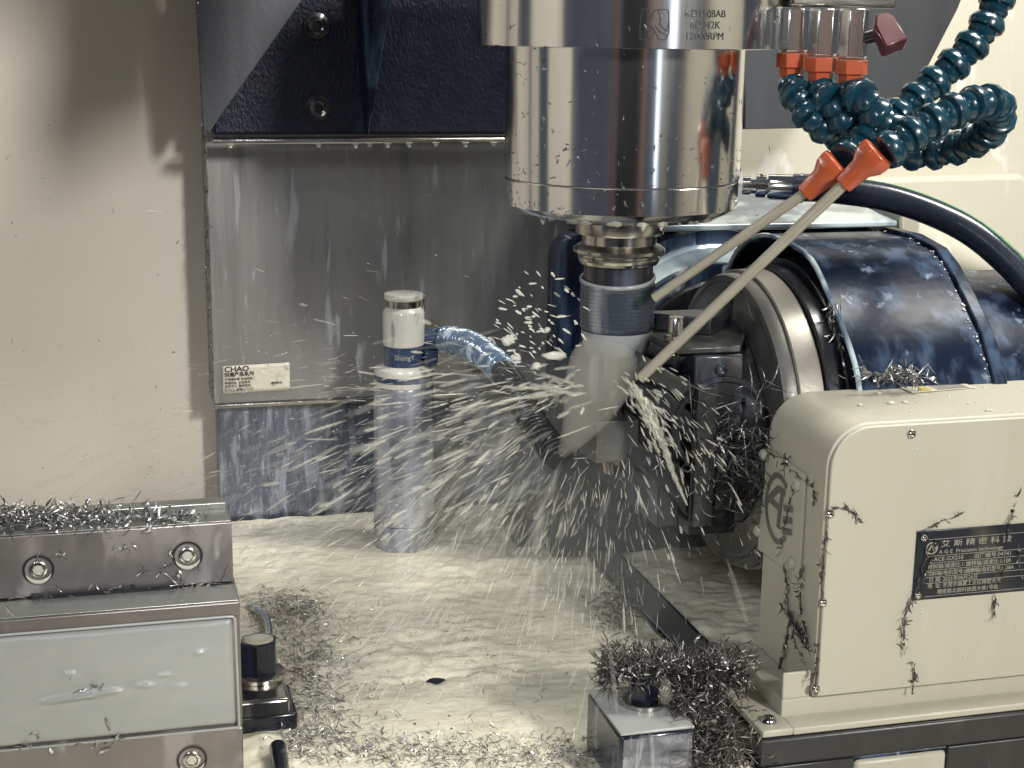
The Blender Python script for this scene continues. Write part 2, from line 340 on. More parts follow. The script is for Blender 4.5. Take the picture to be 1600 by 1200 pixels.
# ------------------------------------------------------------------ head casting (top)
hd = thing('head_casting', 'dark blue cast spindle head with bolted rib behind the chrome spindle', 'machine head')
zb = .3425; yh = 1.285
def pz(px, py, y): return at(px, py, y=y)
g = G(); g.prism([(.089, yh, zb), (.45, yh, zb), (.45, yh, .72), (.089, yh, .72)], (0, .10, 0)); g.build('casting', CAST, hd, bevel=.003)
rb = [pz(562, 208, yh), pz(552, -60, yh), pz(606, -60, yh), pz(573, 208, yh)]
rb = [(p.x, yh-.004, p.z) for p in rb]
g = G(); g.add([rb[0], rb[1], rb[2], rb[3], (rb[0][0]+.003, yh-.012, rb[0][2]), (rb[1][0]+.008, yh-.060, rb[1][2]), (rb[2][0]-.002, yh-.060, rb[2][2]), (rb[3][0], yh-.012, rb[3][2])],
      [(0, 1, 2, 3), (7, 6, 5, 4), (0, 4, 5, 1), (3, 2, 6, 7), (1, 5, 6, 2), (0, 3, 7, 4)]); g.build('rib', BLUE, hd, bevel=.003)
for px, py in ((496, 168), (494, 40)):
    p = pz(px, py, yh); g = G(); g.lathe([(0, .0105), (.003, .0105), (.0035, .0075), (.008, .0072), (.009, .0055), (.0085, .004), (.004, .0038)], p, (0, -1, 0), 24); g.build('bolt', DARK, hd)
pl = [pz(303, -30, yh-.014), pz(492, -30, yh-.014), pz(326, 206, yh-.014), pz(317, 203, yh-.014)]
g = G(); g.prism([(p.x, yh-.020, p.z) for p in pl], (0, .006, 0)); o = g.build('guard_plate', PLATE, hd, bevel=.0006); o['label'] = 'grey triangular guard plate at the upper left'
yq = 1.30
pl = [pz(1150, 200, yq), pz(1150, -40, yq), pz(1500, -40, yq), pz(1478, 15, yq), pz(1392, 182, yq), pz(1340, 196, yq)]
g = G(); g.prism([(p.x, yq-.02, p.z) for p in pl], (0, .012, 0)); o = g.build('guard_plate', PLATE, hd, bevel=.0006); o['label'] = 'grey guard plate right of the chrome spindle'
# added blocker above frame, outlined to throw the shadow on the back wall
cw = []
for px, py in ((68, 30), (54, 170), (46, 262), (74, 290), (108, 282), (128, 232), (216, 224), (236, 170), (268, 20), (274, -420), (-60, -420), (-60, 26), (60, 24)):
    w_ = at(px, py, y=1.362); q_ = w_ + (KEY-w_)*((1.362-.85)/(1.362-KEY.y)); cw.append((q_.x, .85, q_.z))
g = G(); g.prism(cw, (0, .025, 0)); g.build('shadow_blocker', PLATE, hd)
g = G(); g.box((.0872, yh-.026, zb-.0055), (.352, yh-.001, zb-.001)); o = g.build('bottom_strip', STEEL, hd, bevel=.0012)
g = G()
for px in (360, 498, 556, 578, 606, 640, 682, 728, 772):
    p = pz(px, 216, yh-.026); h = random.uniform(.003, .0055)
    g.lathe([(0, .0004), (h*.25, .0018), (h*.55, .0014), (h, .0034), (h*1.1, .0036)], (p.x, yh-.024, zb-.0055-h*.95), (0, 0, 1), 10)
o = g.build('hanging_drops', MILK, hd); o['kind'] = 'stuff'

# ------------------------------------------------------------------ spindle
SX, SY = .338, .985
sp_ = thing('spindle', 'polished chrome milling spindle nose engraved with model lettering', 'spindle')
g = G(); g.lathe([(0, .0985), (.0005, .1005), (.0405, .1005), (.041, .0995)], (SX+.002, SY, .4195), (0, 0, 1), 128); g.build('collar', CHROME, sp_)
g = G(); g.lathe([(0, .094), (.05, .094)], (SX, SY, .4606), (0, 0, 1), 64); g.build('top_flange', DARK, sp_)
g = G(); g.lathe([(0, .0786), (.0848, .0800)], (SX, SY, .3345), (0, 0, 1), 128); g.build('housing', CHROME, sp_)
g = G(); g.lathe([(0, .048), (.0, .066), (.004, .073), (.0075, .0780), (.024, .0785), (.0247, .0779)], (SX, SY, .3092), (0, 0, 1), 128); g.build('nose_ring', CHROME, sp_)
g = G(); g.lathe([(0, .0772), (.001, .0772)], (SX, SY, .3338), (0, 0, 1), 96); g.build('groove', INKG, sp_)
g = G()
for k in range(26):
    a = R(random.uniform(-75, 45)); h = random.uniform(.0004, .0014); r = random.uniform(.064, .0668); q_ = random.uniform(.7, 1.5)
    if k in (3, 9, 15): h = .0036; q_ = .8
    g.lathe([(0, .0003), (h*.3, .0011*q_), (h, .0030*q_), (h*1.3, .0016*q_)], (SX+r*math.sin(a), SY-r*math.cos(a), .3096-h), (0, 0, 1), 8)
o = g.build('clinging_coolant', MILK, sp_); o['kind'] = 'stuff'
CR = .1006
for b, dz in (('KD1508AB', .0066), ('6D342K', 0), ('12000RPM', -.0066)):
    text(b, .0062, INK, sp_, None, wrap=(SX+.002, SY, CR, R(8.2), .4340+dz), align='CENTER', sx=1.0)
# emblem in line work
def ribbon(polys, w, to3):
    g = G()
    for P in polys:
        for a, b in zip(P[:-1], P[1:]):
            d = Vector((b[0]-a[0], b[1]-a[1])); n = Vector((-d.y, d.x)).normalized()*w/2; e = d.normalized()*w*.3
            e = e*0; q = [(a[0]+n.x-e.x, a[1]+n.y-e.y), (a[0]-n.x-e.x, a[1]-n.y-e.y), (b[0]-n.x+e.x, b[1]-n.y+e.y), (b[0]+n.x+e.x, b[1]+n.y+e.y)]
            g.add([to3(*p) for p in q], [(0, 1, 2, 3)])
    return g
def col3(u, v): a = R(-10.2)+u/CR; return (SX+.002+(CR+.0002)*math.sin(a), SY-(CR+.0002)*math.cos(a), .4340+v)
s_ = .018/135
def lg(pts): return [((x-963)*s_, (120-y)*s_) for x, y in pts]
E_ = [lg([(905, 55), (928, 55), (930, 100), (930, 150), (922, 186), (900, 186), (897, 120), (905, 55)]),
      lg([(935, 55), (935, 120), (960, 60), (975, 55), (1022, 55), (1028, 100), (1020, 150), (985, 120), (990, 90), (975, 55)]),
      lg([(935, 120), (965, 150), (950, 186), (935, 186), (935, 120)]),
      lg([(960, 120), (985, 150), (1020, 165), (1018, 186), (985, 186), (955, 130)]), lg([(1028, 100), (1030, 150), (1018, 186)])]
g = ribbon(E_, .0006, col3); g.build('emblem', INK, sp_, smooth=0)
# chips stuck on the chrome
def chip_cloud(name, n, sampler, m, lmin=.006, lmax=.016, w=.0005, curl=1.2, parent=None, label=None, cat='chips', up_bias=.4, seg=4):
    g = G(); V_ = []; F_ = []
    for i in range(n):
        p, nrm, *ex = sampler(i); p = Vector(p); nrm = Vector(nrm).normalized()
        L_ = random.uniform(lmin, lmax)*(ex[0] if ex else 1)
        d = Vector((random.gauss(0, 1), random.gauss(0, 1), random.gauss(0, 1))); d = (d-nrm*d.dot(nrm)).normalized() + nrm*random.uniform(-.15, up_bias); d.normalize()
        if len(ex) > 1: d = (d*.4+Vector(ex[1])).normalized()
        b = d.orthogonal().normalized(); b.rotate(Matrix.Rotation(random.uniform(0, 6.28), 3, d)); c = random.gauss(0, curl)
        tw = random.uniform(-3, 3); wf = random.choice([.6, .8, 1, 1, 1.2, 2.1]); L_ *= .6 if wf > 2 else 1; o0 = len(V_); q = p.copy()
        for k in range(seg+1):
            t = k/seg; a = c*t; dd = (d*math.cos(a)+b*math.sin(a)).normalized()
            if k: q = q+dd*(L_/seg)
            n1 = dd.cross(b); n1 = n1.normalized() if n1.length > 1e-6 else d.orthogonal()
            n1.rotate(Matrix.Rotation(tw*t, 3, dd)); n2 = dd.cross(n1); ww = w*wf*(.35+1.2*math.sin(PI*(.12+.8*t)))
            V_ += [q+n1*ww, q-n1*ww, q+n2*ww*.35]
        for k in range(seg):
            for j in range(3): F_.append((o0+k*3+j, o0+k*3+(j+1) % 3, o0+k*3+3+(j+1) % 3, o0+k*3+3+j))
        F_.append((o0, o0+1, o0+2)); F_.append((o0+seg*3+2, o0+seg*3+1, o0+seg*3))
    me = bpy.data.meshes.new(name); me.from_pydata([tuple(v) for v in V_], [], F_); me.update(); me.materials.append(m)
    o = bpy.data.objects.new(name, me); S.collection.objects.link(o); o['kind'] = 'stuff'
    if parent: o.parent = parent
    if label: o['label'] = label; o['category'] = cat
    return o
def s_cyl(i):
    a = R(random.uniform(-85, 60)); z = random.uniform(.316, .455); r = .0802 if z < .419 else .1008
    if random.random() < .5: z = random.uniform(.315, .36)
    cx = SX+(.002 if r > .09 else 0)
    return (cx+r*math.sin(a), SY-r*math.cos(a), z), (math.sin(a), -math.cos(a), 0)
chip_cloud('stuck_chips', 170, s_cyl, CHIPD, .0015, .0055, .00028, 1.5, sp_, up_bias=.05)

# ------------------------------------------------------------------ tool holder
th = thing('tool_holder', 'steel tool holder with cutter under the chrome spindle, wrapped in coolant', 'tool holder')
g = G(); g.lathe([(0, .0285), (0, .0295), (.0012, .0300), (.0095, .0300), (.0100, .0295), (.0100, .041), (.0125, .044)], (SX, SY, .2965), (0, 0, 1), 72); g.build('taper_collar', STEEL, th)
g = G(); g.lathe([(0, .0225), (.0004, .0262), (.0020, .0272), (.0028, .0276), (.0052, .0278), (.0056, .0268), (.0066, .0268), (.0076, .0300), (.0086, .0312), (.0106, .0313), (.0128, .0285), (.0138, .0256), (.0142, .0252), (.0212, .0252)], (SX, SY, .2755), (0, 0, 1), 72); g.build('flange', STEEL, th, smooth=30)
g = G(); g.lathe([(0, .0236), (.016, .0236)], (SX, SY, .2600), (0, 0, 1), 60); g.build('neck', DARK, th)
pr = [(0, .0240), (.0012, .0250)]
for k in range(10): pr += [(.003+k*.0026, .0256), (.0046+k*.0026, .0256), (.0048+k*.0026, .02525), (.0054+k*.0026, .02525)]
pr += [(.0300, .0257), (.0320, .0257), (.0330, .0250)]
g = G(); g.lathe(pr, (SX, SY, .2300), (0, 0, 1), 72); g.build('nut', TOOLM, th)
g = G(); g.lathe([(0, .0180), (.001, .0212), (.004, .0222), (.0150, .0246), (.0163, .0246)], (SX, SY, .2135), (0, 0, 1), 60); g.build('nut_skirt', FILMM, th)
vv = []
for k in range(61):
    a = 2*PI*k/60
    for i in range(8):
        b = 2*PI*i/8; rr_ = .0252+.0009*math.cos(b)+.0006*math.sin(3*a); vv.append((SX+rr_*math.cos(a), SY+rr_*math.sin(a), .2655+.0035*math.sin(a+.6)+.0016*math.sin(b)))
g = G(); g.add(vv, [(k*8+i, k*8+(i+1) % 8, k*8+8+(i+1) % 8, k*8+8+i) for k in range(60) for i in range(8)]); g.build('coolant_ring', FILMM, th, smooth=180)
g = G(); nfl = 40; rings = []
for k in range(nfl+1):
    t = k/nfl; z = .128+.088*t; ring = []
    for i in range(24):
        a = 2*PI*i/24; fl = 1 if k > 26 else (.72+.28*abs(math.cos(1.5*(a+t*7))))
        ring.append((SX+.0085*fl*math.cos(a), SY+.0085*fl*math.sin(a), z))
    rings += ring
g.add(rings, [(k*24+i, k*24+(i+1) % 24, (k+1)*24+(i+1) % 24, (k+1)*24+i) for k in range(nfl) for i in range(24)] + [tuple(range(23, -1, -1))])
g.build('end_mill', STEEL, th)

# ------------------------------------------------------------------ tool setter pillar
PX, PY = .236, 1.230
ps = thing('tool_setter', 'grey pillar tool setter with milky cap standing on the table', 'tool setter')
g = G(); g.lathe([(0, .0255), (.001, .0258), (.023, .0258), (.0235, .0255)], (PX, PY, -.002), (0, 0, 1), 64); g.build('base_ring', PILLAR, ps)
g = G(); g.lathe([(0, .0258), (.116, .0250), (.118, .0243)], (PX, PY, .0222), (0, 0, 1), 64); g.build('sleeve', PILLAR, ps)
g = G(); g.lathe([(0, .0235), (.0005, .0250), (.004, .0252), (.0045, .0240)], (PX, PY, .1402), (0, 0, 1), 64); g.build('lower_flange', PCREAM, ps)
g = G(); g.lathe([(0, .0242), (.005, .0242)], (PX, PY, .1447), (0, 0, 1), 64); g.build('seal_band', PBLUE, ps)
g = G(); g.lathe([(0, .0246), (.003, .0249), (.0055, .0240), (.0075, .0180)], (PX, PY, .1497), (0, 0, 1), 64); g.build('upper_flange', PCREAM, ps)
g = G(); g.lathe([(0, .0162), (.0165, .0162)], (PX, PY, .1572), (0, 0, 1), 56); bnd = g.build('name_band', PBLUE, ps)
text('ShengY', .0058, NTEXT, ps, None, wrap=(PX, PY, .01635, R(-8), .1655), align='CENTER')
g = G(); g.lathe([(0, .0160), (.0012, .0172), (.028, .0174), (.0295, .0168), (.0315, .0150), (.0325, .0138)], (PX, PY, .1735), (0, 0, 1), 56); g.build('body_cap', PCREAM, ps)
g = G(); g.lathe([(0, .0138), (.006, .0138)], (PX, PY, .2058), (0, 0, 1), 48); g.build('plunger', STEEL, ps)
g = G(); g.lathe([(0, .0150), (.001, .0162), (.004, .0165), (.0052, .0158), (.0056, .0140)], (PX, PY, .2117), (0, 0, 1), 56); g.build('contact_disc', PCREAM, ps)
g = G(); g.box((PX+.0155, PY-.012, .157), (PX+.027, PY+.004, .170)); g.build('side_lug', PBLUE, ps, bevel=.002)
g = G(); g.box((PX+.017, PY+.002, .170), (PX+.0188, PY+.006, .2145)); g.build('wire_clip', STEEL, ps, bevel=.0004)
# conduit
cpath = crom([at(662, 532, d=1.285), at(700, 531, d=1.275), at(742, 543, d=1.245), at(785, 580, d=1.18), at(812, 622, d=1.11), at(838, 668, d=1.06), at(876, 720, d=1.035)], 240)
cd = thing('corrugated_conduit', 'black corrugated cable conduit from the pillar down towards the tool', 'conduit')
rad = [(.0113 if (i % 4) in (0, 1) else .0090) for i in range(240)]
g = G(); g.tube(cpath[:14], .0098, 20); g.build('cuff', PBLUE, cd)
def ribbed(i0, i1, core, rib):
    g = G(); g.tube(cpath[i0:i1], core, 16)
    for i in range(i0+1, i1-1, 3):
        t = (cpath[i+1]-cpath[i-1]).normalized(); r_ = rib*(1+random.uniform(-.03, .03)); g.lathe([(-.0013, core*.98), (-.0008, r_*.96), (0, r_), (.0008, r_*.96), (.0013, core*.98)], cpath[i], t+Vector([random.gauss(0, .03) for _ in range(3)]), 20, cap=False)
    return g
g = ribbed(14, 112, .0098, .0118); o = g.build('wet_length', WETC, cd, smooth=60); o['label'] = 'coolant-wet shiny bluish length of the conduit'
g = ribbed(111, 240, .0082, .0104); g.build('dry_length', BLACKP, cd, smooth=60)
g = G(); q = [at(728, 585, d=1.245), at(738, 610, d=1.245), at(747, 645, d=1.245), at(749, 668, d=1.245), at(747, 686, d=1.245)]
off = Vector((0, .0012, 0)); wv = [.004, .0052, .0058, .0046, .0006]; vv = []
for p, w in zip(q, wv): vv += [p-rt*w, p+rt*w, p+rt*w+off, p-rt*w+off]
g.add(vv, [(k*4+j, k*4+(j+1) % 4, k*4+4+(j+1) % 4, k*4+4+j) for k in range(4) for j in range(4)] + [(3, 2, 1, 0), (16, 17, 18, 19)])
g.build('cable_tie_tail', BLACKP, cd)

# ------------------------------------------------------------------ vise (lower left)
vs = thing('machine_vise', 'ground steel machine vise with bolted jaw at lower left', 'vise')
vx = .0665; y2 = .85; zt = .1048
ph = [(.0625, .0953), (.0640, .0265)]
g = G(); g.box((-.30, y2, .0963), (vx, y2+.16, zt)); g.build('body_top_rail', PINKST, vs, bevel=.0008)
g = G(); g.box((-.30, y2, -.003), (vx-.0005, y2+.14, .0262)); g.build('body_base', PINKST, vs, bevel=.0008)
g = G(); g.box((-.30, y2+.0035, .0262), (vx-.0002, y2+.14, .0963)); g.build('body_core', PINKST, vs)
nxp, nzp = 150, 46; vv = []
for j in range(nzp+1):
    for i in range(nxp+1):
        u, w = i/nxp, j/nzp; x = -.20+(.0627+.20)*u; z = .0270+(.0955-.0270)*w
        e = min((1-u)*.2627/.004, w*.0685/.004, (1-w)*.0685/.004, 1); e = math.sin(max(e, 0)*PI/2)
        n = mnoise.noise(Vector((x*70, z*160, 3)))*.0004 + mnoise.noise(Vector((x*25, z*60, 9)))*.0004
        lump = 0
        for (lx, lz, lw, lh) in ((-.025, .0555, .012, .0014), (-.010, .0570, .009, .0012), (.010, .0590, .007, .0012), (-.040, .0545, .010, .0012), (.022, .0640, .006, .0008), (.030, .0560, .005, .0008), (-.030, .0700, .004, .0008), (.042, .0760, .003, .0007)):
            lump += lh*math.exp(-((x-lx)/lw)**2-((z-lz)/.0016)**2)
        vv.append((x, y2+.0036-.0042*e-(n*1.6+lump*2.2)*e, z))
g = G(); g.add(vv, [(j*(nxp+1)+i, j*(nxp+1)+i+1, (j+1)*(nxp+1)+i+1, (j+1)*(nxp+1)+i) for j in range(nzp) for i in range(nxp)])
o = g.build('wet_face', PANEL, vs); o['label'] = 'smooth grey-green wet face of the vise body'
g = G(); g.tube([(-.20, y2-.0004, .0266), (.0635, y2-.0004, .0266), (.0640, y2-.0004, .0268), (.0632, y2-.0004, .0948), (.0620, y2-.0004, .0962), (.058, y2-.0006, .0964), (-.20, y2-.0006, .0964)], .0008, 8); o = g.build('coolant_bead', PANEL, vs); o['kind'] = 'stuff'
g = G(); g.box((-.30, y2+.001, zt+.0002), (vx-.0008, y2+.028, zt+.0009)); g.build('lit_wet_ledge', GREYST, vs, bevel=.0003)  # paler sheet; light on the top face and coolant film put into its colour
g = G(); g.box((-.30, y2+.0308, .1439), (vx-.0018, y2+.0535, .1445)); g.build('lit_wet_jaw_top', GREYST, vs, bevel=.0003)  # jaw top likewise: its lit look and film are in the sheet's colour
g = G(); g.box((-.30, y2+.030, .1062), (vx-.0012, y2+.054, .1437)); jw = g.build('fixed_jaw', PINKST, vs, bevel=.0008)
g = G(); g.box((-.30, y2+.0545, .1062), (vx-.0030, y2+.066, .1485)); g.build('back_jaw', GREYST, vs, bevel=.0006)
g = G(); g.box((-.05, y2+.0265, .1050), (.030, y2+.0300, .1085)); g.build('gap_shadow_strip', DARK, vs)
def sock(px, py, y):
    p = at(px, py, y=y); p.y = y
    g = G(); g.lathe([(0, .0088), (.0006, .0088), (.0006, .0076), (-.003, .0074), (-.003, .001)], p, (0, -1, 0), 36, cap=False); b = g.build('counterbore', DARK, vs)
    g = G(); g.lathe([(-.002, .0054), (.0004, .0054), (.0008, .0050), (.0010, .0036)], p, (0, -1, 0), 30, cap=False)
    g.lathe([(.0010, .0036), (-.0012, .0034), (-.0012, .0002)], p, (0, -1, 0), 6, cap=False)
    g.build('socket_bolt', STEEL, vs)
    g = G(); g.lathe([(0, .0034), (.0004, .0026), (.0005, .0004)], p-Vector((0, -.0006, .0008)), (0, -1, 0), 16); g.build('coolant_fill', MILK, vs)
    g = G(); g.tube([(p.x+.0074*math.cos(a), y-.0007, p.z+.0074*math.sin(a)) for a in np.linspace(R(200), R(340), 16)], [.0002+.0011*math.sin(PI*k/15) for k in range(16)], 8); g.build('coolant_crescent', MILK, vs)
sock(293, 868, y2+.0295); sock(60, 890, y2+.0295); sock(300, 1187, y2-.0005)
# chips on the vise
def s_vise(i):
    t = random.random()**.75; x = .052-.15*t; h = .010*min(1, t*1.5)
    if random.random() < .06: x = random.uniform(-.06, .06); return (x, y2+.029, random.choice([.107, .1063])), (0, -1, .3)
    return (x, y2+.030+random.random()*.034, .144+random.random()*h), (random.gauss(0, .4), random.gauss(0, .4), 1)
chip_cloud('metal_chips', 900, s_vise, CHIP, .004, .013, .00042, 1.2, label='tangle of steel chips heaped on the vise jaw', up_bias=.45)
def s_vwisp(i):
    c = random.choice([(200, 850), (265, 885), (40, 1165), (130, 1170), (170, 1160), (90, 870), (15, 960), (130, 1080)])
    p = at(c[0]+random.gauss(0, 22), c[1]+random.gauss(0, 7), y=y2+(.029 if c[1] < 920 else -.0015)); return p, (0, -1, 0)
chip_cloud('metal_chips', 46, s_vwisp, CHIP, .004, .012, .0005, 1.5, label='stray steel chips stuck to the vise front faces', up_bias=.1)

# ------------------------------------------------------------------ clamps
def hexbolt(parent, p, r, h, m=BLUE, washer=True, a0=0.3, name='hex_nut'):
    if washer: g = G(); g.lathe([(0, r*1.35), (.0025, r*1.35), (.003, r*1.3)], p, (0, 0, 1), 36); g.build('washer', STEEL, parent)
    g = G(); ring = lambda z, rr_: [(p[0]+rr_*math.cos(a0+PI/3*i), p[1]+rr_*math.sin(a0+PI/3*i), z) for i in range(6)]
    z0 = p[2]+(.003 if washer else 0)
    v = ring(z0, r)+ring(z0+h, r)+ring(z0+h+.001, r*.92)
    g.add(v, [(i, (i+1) % 6, 6+(i+1) % 6, 6+i) for i in range(6)]+[(6+i, 6+(i+1) % 6, 12+(i+1) % 6, 12+i) for i in range(6)]+[(5, 4, 3, 2, 1, 0), tuple(range(12, 18))]); g.build(name, m, parent)
    g = G(); g.lathe([(0, r*.78), (.0004, r*.74), (.0008, r*.5), (.0008, .0005)], (p[0], p[1], z0+h+.0008), (0, 0, 1), 28); g.build('coolant_puddle', MILK, parent)
vc = thing('vise_clamp', 'hex nut on a stepped clamp beside the vise', 'clamp')
g = G(); g.box((.066, .893, .0), (.1035, .938, .012)); g.build('base_block', BLUE2, vc, bevel=.002)
g = G(); g.box((.064, .888, .0135), (.0985, .944, .0245)); g.build('clamp_bar', STEEL, vc, bevel=.0025)
g = G(); g.box((.066, .8865, .0150), (.0970, .8878, .0225)); g.build('front_slot', DARK, vc)
hexbolt(vc, (.0832, .926, .0247), .0125, .021, BLUE2, a0=R(80))
o = G().tube(crom([at(395, 948, z=.004), at(412, 962, z=.004), at(420, 985, z=.004), at(416, 1010, z=.004)], 20), [.003]*20, 10).build('wet_wire', WETC); tag(o, 'wet curved wire lying on the table behind the vise nut', 'wire')
a_, b_ = at(434, 1168, z=.006), at(446, 1260, z=.006)
o = G().tube([a_+Vector((0, .002, -.002)), a_, b_], [.003, .0052, .0052], 16).build('steel_pin', BLUE2, smooth=60); tag(o, 'short dark blue wet pin lying at the bottom edge beside the vise', 'pin')
fc = thing('front_clamp', 'dark blue clamp block with bolt under the big heap of chips', 'clamp')
c0 = at(922, 1085, z=.040)
g = G(); g.box((.272, .765, .0), (.318, .828, .037)); g.build('block', BLUE2, fc, bevel=.002)
g = G(); g.box((.2725, .7655, .0372), (.3175, .8275, .0388)); o = g.build('coolant_top', PANEL, fc, bevel=.0006); o['kind'] = 'stuff'
hexbolt(fc, (.2985, .8015, .039), .0098, .017, BLUE2)
for nm, px, py, lb in (('rear_clamp', 838, 800, 'dark clamp with bolt at the foot of the rotary unit behind the spray'), ('rear_clamp', 968, 805, 'dark blue clamp block with bolt below the workpiece')):
    c = at(px, py, z=.024); k = thing(nm, lb, 'clamp')
    g = G(); g.box((c.x-.023, c.y-.022, 0), (c.x+.023, c.y+.022, .024)); g.build('block', BLUE2, k, bevel=.002)
    hexbolt(k, (c.x, c.y, .0242), .0095, .014, DARK)
# guide bar in the table towards the back
b0, b1 = at(925, 868, z=.001), at(1046, 1016, z=.001)
g = G(); g.box((b0.x-.003, b1.y-.06, -.003), (b0.x+.0205, b0.y+.02, .0042)); o = g.build('guide_bar', GREYST, bevel=.0006); tag(o, 'flat grey steel bar lying along the table under the cutter', 'bar')
g = G()
for q in (-.0045, .0220): g.box((b0.x+q-.0014, b1.y-.06, -.002), (b0.x+q+.0014, b0.y+.02, .0035))
g.build('edge_gap', DARK, o)

# ------------------------------------------------------------------ rotary unit
ru = thing('rotary_table_unit', 'dark blue and cream tilting rotary table unit on the right', 'rotary table')
AY, AZ = 1.0, .157
# tilting rear support
g = G(); prof = [(.350, 0), (.350, .250)] + [(.372+.022*math.cos(a), .250+.022*math.sin(a)) for a in np.linspace(PI, PI/2, 7)][1:] + [(.620, .272), (.640, .262), (.640, 0)]
g.prism([(x, 1.165, z) for x, z in prof], (0, .035, 0)); g.build('rear_support', BLUE, ru, bevel=.002)
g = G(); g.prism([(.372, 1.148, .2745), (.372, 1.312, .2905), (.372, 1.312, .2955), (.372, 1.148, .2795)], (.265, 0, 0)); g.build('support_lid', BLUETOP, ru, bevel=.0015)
g = G(); g.box((.641, 1.150, .235), (.660, 1.285, .288)); g.build('lid_end', CREAM, ru, bevel=.003)
screw(ru, (.6605, 1.165, .268), (1, 0, 0), .0055)
for r0, r1, y0, y1, m, nm in ((.115, .115, 1.164, 1.150, BLUE, 'bearing_ring'), (.104, .102, 1.150, 1.142, BLUETOP, 'bearing_face'), (.090, .087, 1.142, 1.132, BLUE, 'bearing_ring'), (.078, .076, 1.132, 1.126, DARK, 'bearing_cover')):
    g = G(); g.lathe([(0, r0), (y0-y1-.002, r0), (y0-y1, r1)], (.475, y0, .160), (0, -1, 0), 96); g.build(nm, m, ru)
# rotary body guard: arch sheet
def archf(off, zoff=0, yoff=0):
    P = [(.868, .06), (.866, .12), (.871, .165), (.880, .2075), (.900, .234), (.925, .2545), (.948, .272), (.966, .281), (1.00, .286), (1.04, .286), (1.075, .276), (1.10, .258), (1.12, .225), (1.13, .17), (1.13, .06)]
    out = []
    for y, z in P:
        d = Vector((y-AY, z-.13)); l = d.length; d = d/l*(l-off); out.append((AY+d.x+yoff, .13+d.y+zoff))
    return out
def arch_shell(name, x0, x1, off, th_, m, zoff=0, yoff=0, bevel=.001):
    A, B = archf(off, zoff, yoff), archf(off+th_, zoff, yoff); n = len(A); v = []
    for x in (x0, x1):
        v += [(x, y, z) for y, z in A]+[(x, y, z) for y, z in B]
    f = []
    for i in range(n-1):
        f += [(i, i+1, 2*n+i+1, 2*n+i), (n+i+1, n+i, 3*n+i, 3*n+i+1), (i+1, i, n+i, n+i+1), (2*n+i, 2*n+i+1, 3*n+i+1, 3*n+i)]
    f += [(0, n, 3*n, 2*n)[::-1], (n-1, 2*n-1, 4*n-1, 3*n-1)]
    g = G(); g.add(v, f); return g.build(name, m, ru, bevel=bevel, smooth=50)
arch_shell('guard_shell', .470, .566, 0, .0030, BLUE)
P_ = archf(.001); g = G(); g.tube(crom([(.4695, y, z) for y, z in P_], 60), .0019, 8); g.build('lit_guard_lip', BLUETOP, ru)  # pale tube, light along the guard's edge put into its colour
arch_shell('guard_rim', .5665, .576, -.003, .006, BLUE)
arch_shell('motor_housing', .5765, .78, .030, .004, BLUE, -.005, .022)
g = G(); g.prism([(.760, y, z) for y, z in archf(.034, -.005, .022)], (.004, 0, 0)); g.build('motor_end', BLUE, ru)
g = G(); g.prism([(.545, y, z) for y, z in archf(.0034)], (.004, 0, 0)); g.build('guard_back', DARK, ru)
for x0, x1, r, m, nm in ((.500, .552, .120, DARK, 'rotary_body'), (.468, .4995, .116, DARK, 'seal_ring'), (.456, .4675, .1125, DARK, 'labyrinth_ring'), (.437, .4555, .1085, RINGM, 'spindle_ring')):
    g = G(); g.lathe([(0, r-.001), (.001, r), (x1-x0-.001, r), (x1-x0, r-.001)], (x0, AY, AZ), (1, 0, 0), 112); g.build(nm, m, ru)
g = G(); g.lathe([(0, .020), (0, .0945), (.0012, .0962), (.0012, .0985), (.0, .1005), (.001, .1045), (.0045, .1060), (.0105, .1060)], (.4262, AY, AZ), (1, 0, 0), 112); fp = g.build('face_plate', DISC, ru)
g = G(); g.box((.4252, .993, .157), (.4268, 1.005, .2545)); g.build('tee_slot', DARK, ru)
# cream front cover
bx0, byf, byb = .4095, .800, .8850; ztop = .2045; rc = .026
P = [(bx0, .031), (bx0, ztop-rc)] + [(bx0+rc-rc*math.cos(a), ztop-rc+rc*math.sin(a)) for a in np.linspace(0, PI/2, 9)][1:] + [(.72, ztop+.001), (.72, .031)]
g = G(); g.prism([(x, byf+.0015, z) for x, z in P], (0, byb-byf-.0015, 0)); cvv = g.build('front_cover', CREAM, ru, bevel=.0012)
Q = [(bx0+.0015, .0325), (bx0+.0015, ztop-rc)] + [(bx0+rc-(rc-.0015)*math.cos(a), ztop-rc+(rc-.0015)*math.sin(a)) for a in np.linspace(0, PI/2, 9)][1:] + [(.72, ztop-.0008), (.72, .0325)]
g = G(); g.prism([(x, byf-.0015, z) for x, z in Q], (0, .003, 0)); g.build('front_panel', CREAM, ru, bevel=.0008)
for px, py in ((1424, 678), (1296, 803), (1285, 942), (1274, 1076)):
    p = at(px, py, y=byf-.0015); screw(ru, p, (0, -1, 0), .0030)
g = G(); g.box((.3900, .8035, .0165), (.72, byb, .0305)); g.box((.3900, .8035, .0305), (bx0-.001, .8055, .0480)); g.build('skirt', CREAM, ru, bevel=.0008)
g = G(); g.prism([(.3700, .786, .0152), (.3902, .786, .0152), (.3902, byb, .0152), (.3700, byb, .0152)], (0, 0, .0045)); g.build('foot_flange', CREAM, ru, bevel=.001)
g = G(); g.box((.3902, .786, .0150), (.72, .8032, .0195)); g.build('front_flange', CREAM, ru, bevel=.001)
screw(ru, (.3795, .7985, .0197), (0, 0, 1), .0052)
g = G(); g.box((.3675, .7845, -.0035), (.75, .885, .0145)); g.build('base_plate', BASE, ru, bevel=.002)
